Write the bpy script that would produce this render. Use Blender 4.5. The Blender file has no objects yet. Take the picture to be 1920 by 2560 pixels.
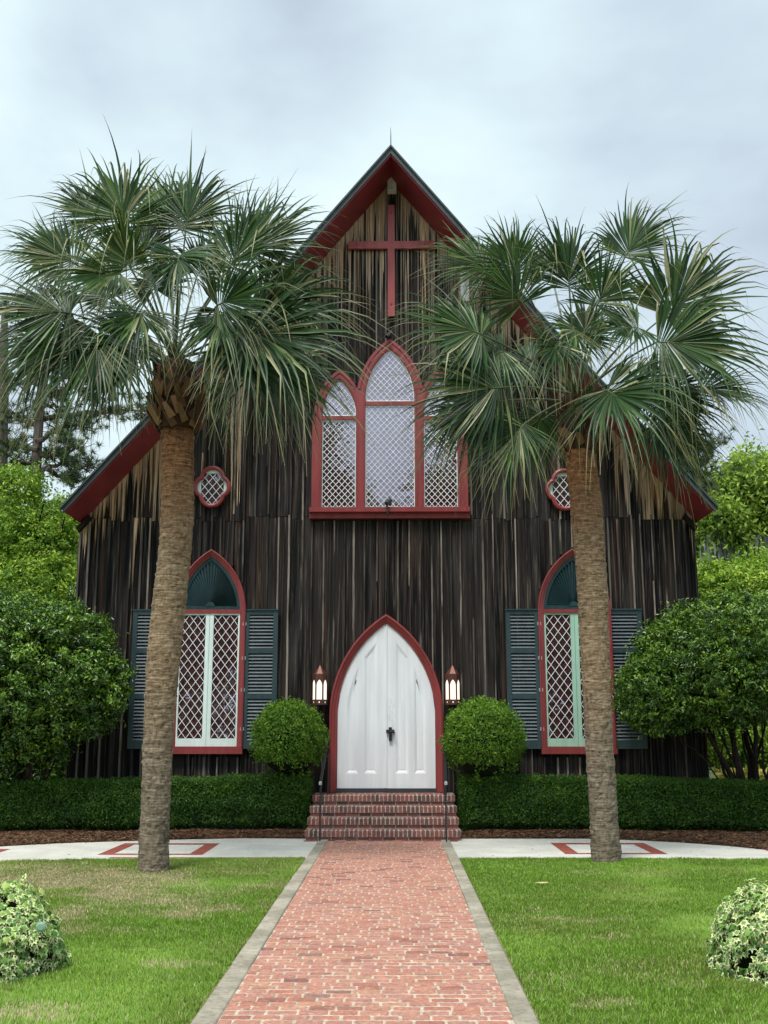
import bpy, math, random
import numpy as np
from mathutils import Vector
from mathutils.geometry import tessellate_polygon
random.seed(7); RNG = np.random.default_rng(11)
SC = bpy.context.scene; COL = SC.collection
R_ = math.radians
# ---------------------------------------------------------------- camera
F_PX, H = 2690.0, 1.75
PITCH = math.atan(544 / F_PX); YAW = math.asin(30 / F_PX * math.cos(PITCH))
cd = bpy.data.cameras.new('camera'); cam = bpy.data.objects.new('camera', cd); COL.objects.link(cam)
cam.location = (0, 0, H); cam.rotation_euler = (math.pi / 2 + PITCH, 0, YAW)
cd.sensor_fit = 'VERTICAL'; cd.sensor_height = 24; cd.lens = 24 * F_PX / 2560
cd.clip_start = .1; cd.clip_end = 2000; SC.camera = cam
# ---------------------------------------------------------------- exposure
SC.view_settings.view_transform = 'Standard'; SC.view_settings.look = 'None'
SC.view_settings.gamma = 1; SC.view_settings.exposure = 0.72
SC.cycles.max_bounces = 8; SC.cycles.transparent_max_bounces = 8
SC.cycles.diffuse_bounces = 4; SC.cycles.glossy_bounces = 3; SC.cycles.transmission_bounces = 3
# ---------------------------------------------------------------- node helper
class NT:
    def __init__(s, tree): s.t = tree; s.n = tree.nodes; s.l = tree.links; s.n.clear()
    def new(s, typ, ins=None, **kw):
        nd = s.n.new(typ)
        for k, v in kw.items(): setattr(nd, k, v)
        for k, v in (ins or {}).items():
            sock = nd.inputs[k]
            if isinstance(v, bpy.types.NodeSocket): s.l.new(v, sock)
            else:
                if isinstance(v, tuple) and len(v) == 3 and sock.type == 'RGBA': v = v + (1,)
                sock.default_value = v
        return nd
    def noise(s, vec, scale, detail=4, rough=.55, dist=0):
        return s.new('ShaderNodeTexNoise', {'Vector': vec, 'Scale': scale, 'Detail': detail, 'Roughness': rough, 'Distortion': dist}).outputs[0]
    def mapping(s, vec, sc, loc=(0, 0, 0)):
        return s.new('ShaderNodeMapping', {'Vector': vec, 'Scale': sc, 'Location': loc}).outputs[0]
    def math(s, op, a, b=0.0, c=0.0, clamp=False):
        nd = s.n.new('ShaderNodeMath'); nd.operation = op; nd.use_clamp = clamp
        for i, v in enumerate((a, b, c)):
            if isinstance(v, bpy.types.NodeSocket): s.l.new(v, nd.inputs[i])
            else: nd.inputs[i].default_value = v
        return nd.outputs[0]
    def ramp(s, fac, stops):
        nd = s.n.new('ShaderNodeValToRGB'); s.l.new(fac, nd.inputs[0]); e = nd.color_ramp.elements
        while len(e) < len(stops): e.new(.5)
        for el, (p, c) in zip(e, stops):
            el.position = p; el.color = (c, c, c, 1) if isinstance(c, (int, float)) else tuple(c) + (1,)
        return nd.outputs[0]
    def sstep(s, v, a, b):
        nd = s.n.new('ShaderNodeMapRange'); nd.interpolation_type = 'SMOOTHSTEP'
        s.l.new(v, nd.inputs[0]); nd.inputs[1].default_value = a; nd.inputs[2].default_value = b
        return nd.outputs[0]
    def mix(s, f, a, b, blend='MIX'):
        nd = s.n.new('ShaderNodeMix'); nd.data_type = 'RGBA'; nd.blend_type = blend
        for i, v in ((0, f), (6, a), (7, b)):
            if isinstance(v, bpy.types.NodeSocket): s.l.new(v, nd.inputs[i])
            elif isinstance(v, tuple): nd.inputs[i].default_value = v + (1,)
            else: nd.inputs[i].default_value = v if i == 0 else (v, v, v, 1)
        return nd.outputs[2]
    def attr(s, name): return s.new('ShaderNodeAttribute', attribute_name=name).outputs['Fac']
    def bump(s, h, strength=.3, dist=.01):
        return s.new('ShaderNodeBump', {'Height': h, 'Strength': strength, 'Distance': dist}).outputs[0]
# ---------------------------------------------------------------- sky
world = bpy.data.worlds.new('World'); SC.world = world; world.use_nodes = True
SUN_EL, SUN_AZ = R_(62), R_(205)      # azimuth clockwise from +Y: behind the photographer, a little to the left
w = NT(world.node_tree)
sky = w.new('ShaderNodeTexSky', sky_type='NISHITA', sun_disc=False)
sky.sun_elevation = SUN_EL; sky.sun_rotation = SUN_AZ
tc = w.new('ShaderNodeTexCoord').outputs['Generated']
sep = w.new('ShaderNodeSeparateXYZ', {'Vector': tc})
bg1 = w.new('ShaderNodeBackground', {'Color': sky.outputs[0], 'Strength': .1})
# cloud deck: noise on the direction, flattened towards the horizon
mz = w.math('ADD', w.math('MAXIMUM', sep.outputs[2], 0.0), .22)
cv = w.new('ShaderNodeCombineXYZ', {'X': w.math('DIVIDE', sep.outputs[0], mz), 'Y': w.math('DIVIDE', sep.outputs[1], mz), 'Z': sep.outputs[2]}).outputs[0]
n1 = w.noise(w.mapping(cv, (1, 1, 1), (3.1, 1.7, 0)), 1.25, 5, .5, .3)
n2 = w.noise(w.mapping(cv, (1, 1, 1), (8.4, 2.2, 0)), 3.2, 6, .55, .2)
cl = w.math('ADD', w.math('MULTIPLY', n1, .8), w.math('MULTIPLY', n2, .2))
def blob(px, py, r0, amt):
    d = _dir(px, py); dt = w.new('ShaderNodeVectorMath', {0: tc, 1: d}, operation='DOT_PRODUCT').outputs['Value']
    return w.math('MULTIPLY', w.sstep(dt, math.cos(r0), 1.0), amt)
def _dir(px, py):
    a = math.pi / 2 + PITCH; x, y, z = (px - 960) / F_PX, -(py - 1280) / F_PX, -1.0
    y, z = y * math.cos(a) - z * math.sin(a), y * math.sin(a) + z * math.cos(a); l = math.sqrt(x * x + y * y + z * z); return (x / l, y / l, z / l)
cl = w.math('ADD', w.math('ADD', .13, w.math('MULTIPLY', cl, .75)), w.math('ADD', w.math('ADD', blob(480, 60, .20, -.09), blob(700, 150, .10, -.03)), w.math('ADD', blob(150, 420, .28, .06), blob(900, 520, .30, .06))))
ccol = w.ramp(cl, [(.36, (.28, .325, .385)), (.45, (.385, .455, .52)), (.52, (.45, .545, .59)), (.62, (.56, .67, .69))])
back = w.math('ADD', 1.0, w.math('MULTIPLY', w.sstep(sep.outputs[1], .5, -.5), .9))   # cloud brightened out of view, added to fill the shaded front
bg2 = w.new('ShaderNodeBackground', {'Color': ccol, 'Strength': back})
thin = w.ramp(n2, [(.3, .90), (.6, .98)])
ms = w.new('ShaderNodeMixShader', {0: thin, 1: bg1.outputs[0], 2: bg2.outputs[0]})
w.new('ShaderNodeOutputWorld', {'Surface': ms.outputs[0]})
sl = bpy.data.lights.new('sun', 'SUN'); sl.energy = 2.3; sl.angle = R_(16); sl.color = (1, .96, .9)
sun = bpy.data.objects.new('sun', sl); COL.objects.link(sun)
sd = Vector((math.sin(SUN_AZ) * math.cos(SUN_EL), math.cos(SUN_AZ) * math.cos(SUN_EL), math.sin(SUN_EL)))
sun.rotation_euler = sd.to_track_quat('Z', 'Y').to_euler(); sun.location = sd * 60
# ---------------------------------------------------------------- survey: a sight line from the camera station meets a known plane
_a = math.pi / 2 + PITCH
_Rx = np.array([[1, 0, 0], [0, math.cos(_a), -math.sin(_a)], [0, math.sin(_a), math.cos(_a)]])
_Rz = np.array([[math.cos(YAW), -math.sin(YAW), 0], [math.sin(YAW), math.cos(YAW), 0], [0, 0, 1]])
_R = _Rz @ _Rx
def ray(px, py): return _R @ np.array([(px - 960) / F_PX, -(py - 1280) / F_PX, -1])
D = 19.8                                    # distance of the church front
def U(px, py, Y=D):
    d = ray(px, py); t = Y / d[1]; return float(d[0] * t), float(H + d[2] * t)
def G(px, py, z=0.0):
    d = ray(px, py); t = (z - H) / d[2]; return float(d[0] * t), float(d[1] * t)
def P3(px, py, Y): x, z = U(px, py, Y); return np.array([x, Y, z])
# ---------------------------------------------------------------- materials
def material(name):
    m = bpy.data.materials.new(name); m.use_nodes = True; return m, NT(m.node_tree)
def finish(nt, bsdf): nt.new('ShaderNodeOutputMaterial', {'Surface': bsdf})
def paint(name, col, rough=.5, var=.25, bump=.15, scale=6, spec=.4, metal=0, stretch=(1, 1, .15), attr_var=0, dirt=None):
    m, n = material(name); oc = n.new('ShaderNodeTexCoord').outputs['Object']
    a = n.noise(n.mapping(oc, stretch), scale, 5, .6); b = n.noise(oc, scale * 9, 3, .6)
    k = n.math('ADD', n.math('MULTIPLY', a, .65), n.math('MULTIPLY', b, .35))
    c = n.mix(n.sstep(k, .32, .68), tuple(x * (1 - var) for x in col), tuple(min(1, x * (1 + var)) for x in col))
    if attr_var: c = n.mix(n.math('MULTIPLY', n.attr('rnd'), attr_var), c, (0.02, 0.02, 0.02))
    if dirt: c = n.mix(n.math('MULTIPLY', n.sstep(n.noise(n.mapping(oc, (1, 1, .25), (5, 3, 1)), 3.5, 6, .7), .56, .74), dirt[1]), c, dirt[0])
    p = n.new('ShaderNodeBsdfPrincipled', {'Base Color': c, 'Roughness': rough, 'Specular IOR Level': spec, 'Metallic': metal,
                                           'Normal': n.bump(b, bump, .01)})
    finish(n, p.outputs[0]); return m
def leaf_mat(name, cols, rough=.45, trans=.25, spec=.4, aux=None):
    m, n = material(name); r = n.attr('rnd')
    c = n.ramp(r, [(i / (len(cols) - 1), x) for i, x in enumerate(cols)])
    if aux: c = n.mix(n.sstep(n.attr('aux'), aux[1], aux[2]), c, aux[0])
    p = n.new('ShaderNodeBsdfPrincipled', {'Base Color': c, 'Roughness': rough, 'Specular IOR Level': spec})
    if trans:
        t = n.new('ShaderNodeBsdfTranslucent', {'Color': n.mix(.5, c, (.25, .45, .03), 'MULTIPLY') if 0 else c})
        p = n.new('ShaderNodeMixShader', {0: trans, 1: p.outputs[0], 2: t.outputs[0]})
    finish(n, p.outputs[0]); return m
M = {}
def wood():
    m, n = material('weathered wood'); oc = n.new('ShaderNodeTexCoord').outputs['Object']
    r = n.attr('rnd'); dr = n.attr('aux'); bat = n.attr('bat')
    off = n.new('ShaderNodeCombineXYZ', {'X': n.math('MULTIPLY', r, 37.0), 'Z': n.math('MULTIPLY', r, 19.0)}).outputs[0]
    v = n.new('ShaderNodeVectorMath', {0: oc, 1: off}, operation='ADD').outputs[0]
    grain = n.noise(n.mapping(v, (26, 26, .7)), 1, 6, .68, .5)
    fine = n.noise(n.mapping(v, (120, 120, 3)), 1, 3, .6)
    broad = n.noise(n.mapping(v, (5, 5, .35)), 1, 4, .6, .4)
    dark = n.ramp(grain, [(.35, (.002, .002, .003)), (.49, (.008, .0072, .0072)), (.58, (.028, .0245, .022)), (.73, (.13, .118, .102))])
    dark = n.mix(n.sstep(broad, .46, .70), dark, n.mix(.35, dark, (.07, .065, .062)))
    dark = n.mix(n.math('MULTIPLY', n.sstep(n.noise(n.mapping(v, (20, 20, .5), (9, 2, 4)), 1, 5, .7, .5), .60, .72), .5), dark, (.15, .135, .12))
    dark = n.mix(n.math('MULTIPLY', n.sstep(n.noise(n.mapping(v, (9, 9, .22), (4, 4, 9)), 1, 3), .54, .74), .5), dark, (.085, .042, .024))
    dark = n.mix(n.math('MULTIPLY', n.sstep(r, .5, 1.0), .22), dark, (.060, .050, .043))
    # under the eaves the boards have kept their tan colour in long ragged tongues
    tl = n.noise(n.mapping(v, (16, 16, .12), (2, 2, 2)), 1, 4, .7)
    hsh = n.math('FRACT', n.math('MULTIPLY', r, 61.7)); reach = n.math('MULTIPLY', n.math('POWER', n.math('MULTIPLY', tl, 1.75), 4.0), n.math('ADD', .55, n.math('MULTIPLY', n.math('POWER', hsh, 2.0), 1.9)))
    edge = n.math('SUBTRACT', n.math('ADD', reach, n.math('MULTIPLY', n.math('SUBTRACT', grain, .5), .9)), dr)
    tanf = n.sstep(edge, .0, .30)
    tanc = n.ramp(grain, [(.30, (.05, .022, .012)), (.42, (.30, .16, .08)), (.60, (.66, .48, .31))])
    tanc = n.mix(n.sstep(broad, .4, .6), tanc, n.mix(.5, tanc, (.28, .22, .18)))
    c = n.mix(tanf, dark, tanc)
    # bleached grey runs on the high gable
    z = n.new('ShaderNodeSeparateXYZ', {'Vector': oc}).outputs[2]
    g = n.math('MULTIPLY', n.sstep(n.noise(n.mapping(v, (24, 24, .22), (7, 1, 3)), 1, 4, .65), .53, .60), n.sstep(z, 7.6, 10.9))
    c = n.mix(n.math('MULTIPLY', g, .6), c, (.36, .28, .20))
    bl = n.noise(n.mapping(v, (6, 6, .5), (1, 8, 3)), 1, 4, .6)
    bc = n.mix(n.sstep(bl, .42, .58), n.mix(.5, c, (.04, .036, .034)), n.ramp(fine, [(.3, (.08, .068, .058)), (.7, (.40, .345, .29))]))
    c = n.mix(bat, c, bc)
    p = n.new('ShaderNodeBsdfPrincipled', {'Base Color': c, 'Roughness': .88, 'Specular IOR Level': .08,
              'Normal': n.bump(n.math('ADD', grain, n.math('MULTIPLY', fine, .4)), .5, .008)})
    finish(n, p.outputs[0]); return m
def brick(name, cols, mortar, rough=.85, haze=.5):
    m, n = material(name); oc = n.new('ShaderNodeTexCoord').outputs['Object']
    r = n.attr('rnd'); mo = n.attr('aux')
    c = n.ramp(r, [(i / (len(cols) - 1), x) for i, x in enumerate(cols)])
    k = n.noise(oc, 38, 6, .7); k2 = n.noise(oc, 7, 4, .6)
    c = n.mix(n.sstep(k, .35, .72), n.mix(.42, c, (.02, .015, .015)), c)
    c = n.mix(n.math('MULTIPLY', n.sstep(n.noise(n.mapping(oc, (1, 1, 1), (4, 4, 4)), 22, 5, .7), .55, .72), haze), c, mortar)
    c = n.mix(n.math('MULTIPLY', n.sstep(k2, .52, .72), .3), c, (.10, .075, .065))
    mc = n.mix(n.sstep(k, .35, .7), tuple(x * .55 for x in mortar), mortar)
    mc = n.mix(n.math('MULTIPLY', n.sstep(k2, .45, .7), .5), mc, (.13, .10, .08))
    c = n.mix(mo, c, mc)
    p = n.new('ShaderNodeBsdfPrincipled', {'Base Color': c, 'Roughness': rough, 'Specular IOR Level': .25,
              'Normal': n.bump(n.math('ADD', k, n.noise(oc, 120, 3, .6)), .5, .006)})
    finish(n, p.outputs[0]); return m
def ground_mat(name, c1, c2, c3, s1, s2, rough=.9, bump=.4):
    m, n = material(name); oc = n.new('ShaderNodeTexCoord').outputs['Object']
    a = n.noise(oc, s1, 6, .65); b = n.noise(oc, s2, 5, .7)
    c = n.mix(n.sstep(a, .35, .65), c1, c2); c = n.mix(n.math('MULTIPLY', n.sstep(b, .45, .7), .7), c, c3)
    p = n.new('ShaderNodeBsdfPrincipled', {'Base Color': c, 'Roughness': rough, 'Specular IOR Level': .2, 'Normal': n.bump(b, bump, .01)})
    finish(n, p.outputs[0]); return m
def glass():
    m, n = material('old window glass'); oc = n.new('ShaderNodeTexCoord').outputs['Object']
    k = n.noise(oc, 2.3, 3, .5); k2 = n.noise(oc, 14, 4, .6)
    c = n.mix(n.sstep(k2, .4, .65), (.018, .006, .007), (.075, .012, .018))
    d = n.new('ShaderNodeBsdfPrincipled', {'Base Color': c, 'Roughness': .3, 'Specular IOR Level': .5})
    wav = n.new('ShaderNodeBump', {'Height': n.noise(oc, 3.5, 2, .5), 'Strength': .10, 'Distance': .02}).outputs[0]
    g = n.new('ShaderNodeBsdfGlossy', {'Color': (.84, .80, 1.0), 'Roughness': .02, 'Normal': wav})
    s = n.new('ShaderNodeMixShader', {0: .20, 1: d.outputs[0], 2: g.outputs[0]})
    finish(n, s.outputs[0]); return m
def lamp_glass():
    m, n = material('lit frosted glass')
    e = n.new('ShaderNodeEmission', {'Color': (1, .90, .74), 'Strength': .85}); finish(n, e.outputs[0]); return m
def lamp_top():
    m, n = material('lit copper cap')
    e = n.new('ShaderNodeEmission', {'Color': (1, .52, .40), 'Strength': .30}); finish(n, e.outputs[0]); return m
def trunk_mat():
    m, n = material('palm trunk'); oc = n.new('ShaderNodeTexCoord').outputs['Object']; h = n.attr('aux'); r = n.attr('rnd')
    ring = n.noise(n.mapping(oc, (4, 4, 42)), 1, 6, .7, 1.2); vert = n.noise(n.mapping(oc, (30, 30, 12)), 1, 5, .7, .5)
    k = n.math('ADD', n.math('MULTIPLY', ring, .72), n.math('MULTIPLY', vert, .28))
    low = n.ramp(k, [(.34, (.035, .028, .020)), (.5, (.16, .125, .088)), (.66, (.34, .285, .215))])
    mid = n.ramp(k, [(.34, (.05, .030, .016)), (.5, (.21, .145, .085)), (.66, (.42, .32, .215))])
    top = n.ramp(k, [(.34, (.035, .015, .007)), (.5, (.17, .075, .032)), (.66, (.34, .18, .085))])
    hh = n.math('ADD', h, n.math('MULTIPLY', n.math('SUBTRACT', n.noise(oc, 2.5, 3), .5), .25))
    c = n.mix(n.sstep(hh, .12, .5), low, mid); c = n.mix(n.sstep(hh, .62, 1.0), c, top)
    c = n.mix(n.math('MULTIPLY', n.sstep(r, -.1, -1.0), .6), c, (.022, .015, .010))
    c = n.mix(n.math('MULTIPLY', n.math('MULTIPLY', n.sstep(n.noise(oc, 4, 5, .6), .5, .65), n.sstep(h, .22, .0)), .7), c, (.045, .042, .03))
    p = n.new('ShaderNodeBsdfPrincipled', {'Base Color': c, 'Roughness': .9, 'Specular IOR Level': .15, 'Normal': n.bump(k, .5, .012)})
    finish(n, p.outputs[0]); return m
def frond_mat():
    m, n = material('palmetto leaf'); r = n.attr('rnd'); t = n.attr('aux')
    c = n.ramp(r, [(0, (.004, .014, .003)), (.3, (.014, .044, .008)), (.55, (.045, .105, .018)), (.75, (.14, .20, .045)), (.85, (.20, .22, .09)), (1, (.33, .32, .17))])
    c = n.mix(n.sstep(t, .66, 1.0), c, (.26, .22, .10))
    geo = n.new('ShaderNodeNewGeometry').outputs['Backfacing']
    c = n.mix(n.math('MULTIPLY', geo, .15), c, (.09, .13, .05))
    p = n.new('ShaderNodeBsdfPrincipled', {'Base Color': c, 'Roughness': .38, 'Specular IOR Level': .32})
    tl = n.new('ShaderNodeBsdfTranslucent', {'Color': n.mix(.5, c, (.10, .16, .02))})
    s = n.new('ShaderNodeMixShader', {0: .22, 1: p.outputs[0], 2: tl.outputs[0]}); finish(n, s.outputs[0]); return m
def white_door():
    m, n = material('white door paint'); oc = n.new('ShaderNodeTexCoord').outputs['Object']
    a = n.noise(n.mapping(oc, (6, 6, .6)), 1, 5, .6)
    c = n.mix(n.sstep(a, .35, .7), (.60, .61, .63), (.70, .71, .725))
    q = n.new('ShaderNodeVectorMath', {0: oc, 1: (-.08, D, 2.02)}, operation='SUBTRACT').outputs[0]
    q = n.mapping(q, (9, .1, 1.9))
    dist = n.new('ShaderNodeVectorMath', {0: q}, operation='LENGTH').outputs['Value']
    smudge = n.math('MULTIPLY', n.sstep(dist, 1.0, .1), n.sstep(n.noise(n.mapping(oc, (25, 25, 9)), 1, 5, .7), .40, .62))
    c = n.mix(n.math('MULTIPLY', smudge, .28), c, (.2, .16, .15))
    c = n.mix(n.math('MULTIPLY', n.sstep(n.noise(n.mapping(oc, (30, 30, 2.5)), 1, 5, .75), .68, .76), .25), c, (.3, .28, .26))
    p = n.new('ShaderNodeBsdfPrincipled', {'Base Color': c, 'Roughness': .45, 'Specular IOR Level': .35, 'Normal': n.bump(n.noise(n.mapping(oc, (60, 60, 4)), 1, 4, .6), .15, .004)})
    finish(n, p.outputs[0]); return m
M['wood'] = wood(); M['glass'] = glass(); M['door'] = white_door()
M['red'] = paint('barn red paint', (.20, .030, .030), .42, .22, .25, 7, dirt=((.09, .05, .045), .5))
M['red_dark'] = paint('barn red soffit paint', (.21, .026, .030), .5, .2, .2, 3, dirt=((.05, .02, .02), .4), stretch=(1, .3, 1))
M['red_cross'] = paint('brighter red cross paint', (.30, .050, .045), .45, .22, .3, 9)
M['roof'] = paint('grey green roof metal', (.055, .075, .072), .5, .3, .2, 5)
M['roof_edge'] = paint('dark roof edge', (.030, .040, .040), .55, .35, .3, 4)
M['teal'] = paint('dark teal shutter paint', (.024, .046, .052), .4, .25, .15, 9, attr_var=0, dirt=((.04, .05, .05), .4))
M['slat'] = paint('shutter slat paint lit tone', (.10, .122, .132), .45, .3, .2, 20, stretch=(.2, 1, 1))  # paler than the shutter frame: light on the slat tops is in the colour
M['fan'] = paint('dark green fan paint', (.014, .038, .043), .35, .3, .1, 9)
M['mint_pale'] = paint('pale mint white paint', (.58, .68, .64), .45, .1, .1, 6)
M['mint'] = paint('mint green paint', (.30, .48, .37), .45, .12, .1, 6)
M['white'] = paint('white lattice paint', (.80, .80, .80), .5, .08, .1, 8)
M['whitish'] = paint('white window bead paint', (.66, .72, .72), .5, .12, .1, 8)
M['iron'] = paint('black wrought iron', (.010, .011, .013), .4, .3, .3, 30, spec=.5)
M['steel'] = paint('galvanised cap', (.45, .46, .47), .4, .2, .2, 20, metal=.6)
M['copper'] = paint('brown copper', (.085, .030, .020), .5, .35, .3, 30, metal=.2)
M['grey_wood'] = paint('bleached grey wood', (.78, .77, .75), .85, .35, .5, 16)
M['threshold'] = paint('dark threshold', (.03, .035, .038), .6, .2, .2, 8)
M['concrete'] = ground_mat('pale concrete', (.46, .44, .385), (.57, .55, .49), (.33, .31, .265), 1.3, 42, .9, .3)
M['curb'] = ground_mat('worn curb concrete', (.23, .205, .155), (.38, .34, .265), (.14, .125, .09), 1.7, 24, .92, .5)
M['soil'] = ground_mat('bed soil', (.05, .028, .018), (.10, .055, .032), (.02, .014, .010), 3, 40)
M['lawn'] = ground_mat('lawn thatch', (.11, .14, .035), (.17, .17, .07), (.45, .36, .23), .9, 30)
M['ground'] = ground_mat('ground', (.045, .075, .022), (.08, .10, .035), (.12, .10, .06), .15, 8)
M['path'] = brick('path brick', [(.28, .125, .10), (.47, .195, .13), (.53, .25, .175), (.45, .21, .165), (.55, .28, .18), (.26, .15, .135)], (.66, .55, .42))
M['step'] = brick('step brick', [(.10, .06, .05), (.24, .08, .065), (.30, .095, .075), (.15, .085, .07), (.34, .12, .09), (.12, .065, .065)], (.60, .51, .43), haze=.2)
M['inlay'] = brick('inlay brick', [(.33, .075, .05), (.40, .095, .06), (.28, .065, .05)], (.33, .16, .11))
M['trunk'] = trunk_mat(); M['frond'] = frond_mat()
M['stalk'] = paint('green leaf stalk', (.060, .080, .026), .45, .35, .2, 6)
M['boot'] = leaf_mat('dry leaf base', [(.018, .009, .005), (.065, .032, .014), (.14, .075, .032), (.23, .135, .065)], .8, 0, .2)
M['bark'] = paint('dark bark', (.022, .017, .014), .9, .5, .7, 12, spec=.1)
M['pine_bark'] = paint('pine bark', (.11, .088, .075), .9, .5, .7, 8, spec=.1)
M['holly'] = leaf_mat('glossy evergreen leaf', [(.010, .034, .004), (.036, .095, .008), (.10, .21, .018), (.24, .38, .04)], .30, .20, .5)
M['hedge'] = leaf_mat('clipped hedge leaf', [(.008, .030, .003), (.028, .085, .007), (.075, .17, .013), (.16, .29, .03)], .45, .28, .3)
M['ball'] = leaf_mat('clipped shrub leaf', [(.025, .075, .005), (.08, .18, .012), (.18, .33, .028), (.32, .48, .06)], .48, .3, .3)
M['bright'] = leaf_mat('bright green leaf', [(.06, .13, .010), (.14, .26, .018), (.27, .42, .035), (.44, .56, .07)], .5, .35, .3)
M['midleaf'] = leaf_mat('mid green leaf', [(.035, .085, .010), (.085, .17, .02), (.16, .27, .03), (.28, .38, .06)], .5, .3, .3)
M['pine'] = leaf_mat('pine needle', [(.022, .045, .016), (.045, .080, .024), (.08, .12, .032), (.14, .17, .05)], .55, .1, .3)
M['oak'] = leaf_mat('oak leaf', [(.03, .065, .012), (.09, .16, .02), (.20, .32, .035), (.34, .46, .06)], .5, .3, .3)
M['moss'] = leaf_mat('hanging moss', [(.14, .17, .14), (.24, .28, .23), (.34, .37, .31)], .9, .2, .1)
M['croton'] = leaf_mat('yellow mottled leaf', [(.07, .11, .015), (.22, .25, .02), (.42, .36, .04), (.55, .45, .10)], .45, .25, .4)
M['core'] = leaf_mat('shade coloured core', [(.010, .014, .006), (.016, .020, .008)], .9, 0, .05)  # near-black, the shade between the leaves painted as a colour
M['ivy'] = leaf_mat('variegated ivy leaf', [(.04, .13, .025), (.10, .24, .04), (.22, .38, .07), (.55, .62, .18)], .45, .25, .25, aux=((.90, .90, .50), .42, .95))
M['grass'] = leaf_mat('grass blade', [(.66, .54, .36), (.36, .33, .15), (.26, .36, .06), (.16, .30, .03), (.24, .41, .05), (.38, .51, .10)], .5, .3, .25)
M['straw'] = leaf_mat('pine straw', [(.04, .020, .012), (.10, .050, .028), (.18, .10, .055), (.32, .22, .14)], .8, 0, .15)
M['dryleaf'] = leaf_mat('dry leaf', [(.45, .32, .17), (.60, .46, .26)], .7, .2, .2)
M['lit'] = lamp_glass(); M['lit_top'] = lamp_top()
M['disc'] = paint('frosted green glass', (.20, .34, .24), .15, .3, .05, 10, spec=.8)
# ---------------------------------------------------------------- mesh helpers
def setp(o, label=None, cat=None, group=None, kind=None):
    for k, v in (('label', label), ('category', cat), ('group', group), ('kind', kind)):
        if v: o[k] = v
    return o
def link(name, me, mat, parent=None):
    o = bpy.data.objects.new(name, me); COL.objects.link(o)
    if mat is not None:
        for mm in (mat if isinstance(mat, (list, tuple)) else [mat]): me.materials.append(M[mm] if isinstance(mm, str) else mm)
    if parent is not None: o.parent = parent; o.matrix_parent_inverse = parent.matrix_basis.inverted()
    return o
def empty(name, loc=(0, 0, 0)):
    o = bpy.data.objects.new(name, None); COL.objects.link(o); o.location = loc; o.empty_display_size = .3; return o
def fast(name, V, Fc, mat, parent=None, rnd=None, aux=None, smooth=False):
    """one mesh from numpy arrays; Fc is (n,k) with k = 3 or 4"""
    V = np.asarray(V, np.float32).reshape(-1, 3); Fc = np.asarray(Fc, np.int32); k = Fc.shape[1]
    me = bpy.data.meshes.new(name); me.vertices.add(len(V)); me.vertices.foreach_set('co', V.ravel())
    me.loops.add(Fc.size); me.loops.foreach_set('vertex_index', Fc.ravel())
    me.polygons.add(len(Fc)); me.polygons.foreach_set('loop_start', np.arange(0, Fc.size, k, dtype=np.int32))
    if smooth: me.polygons.foreach_set('use_smooth', np.ones(len(Fc), bool))
    me.update(calc_edges=True)
    for nm, a in (('rnd', rnd), ('aux', aux)):
        if a is not None:
            at = me.attributes.new(nm, 'FLOAT', 'POINT'); at.data.foreach_set('value', np.asarray(a, np.float32).ravel())
    return link(name, me, mat, parent)
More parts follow.
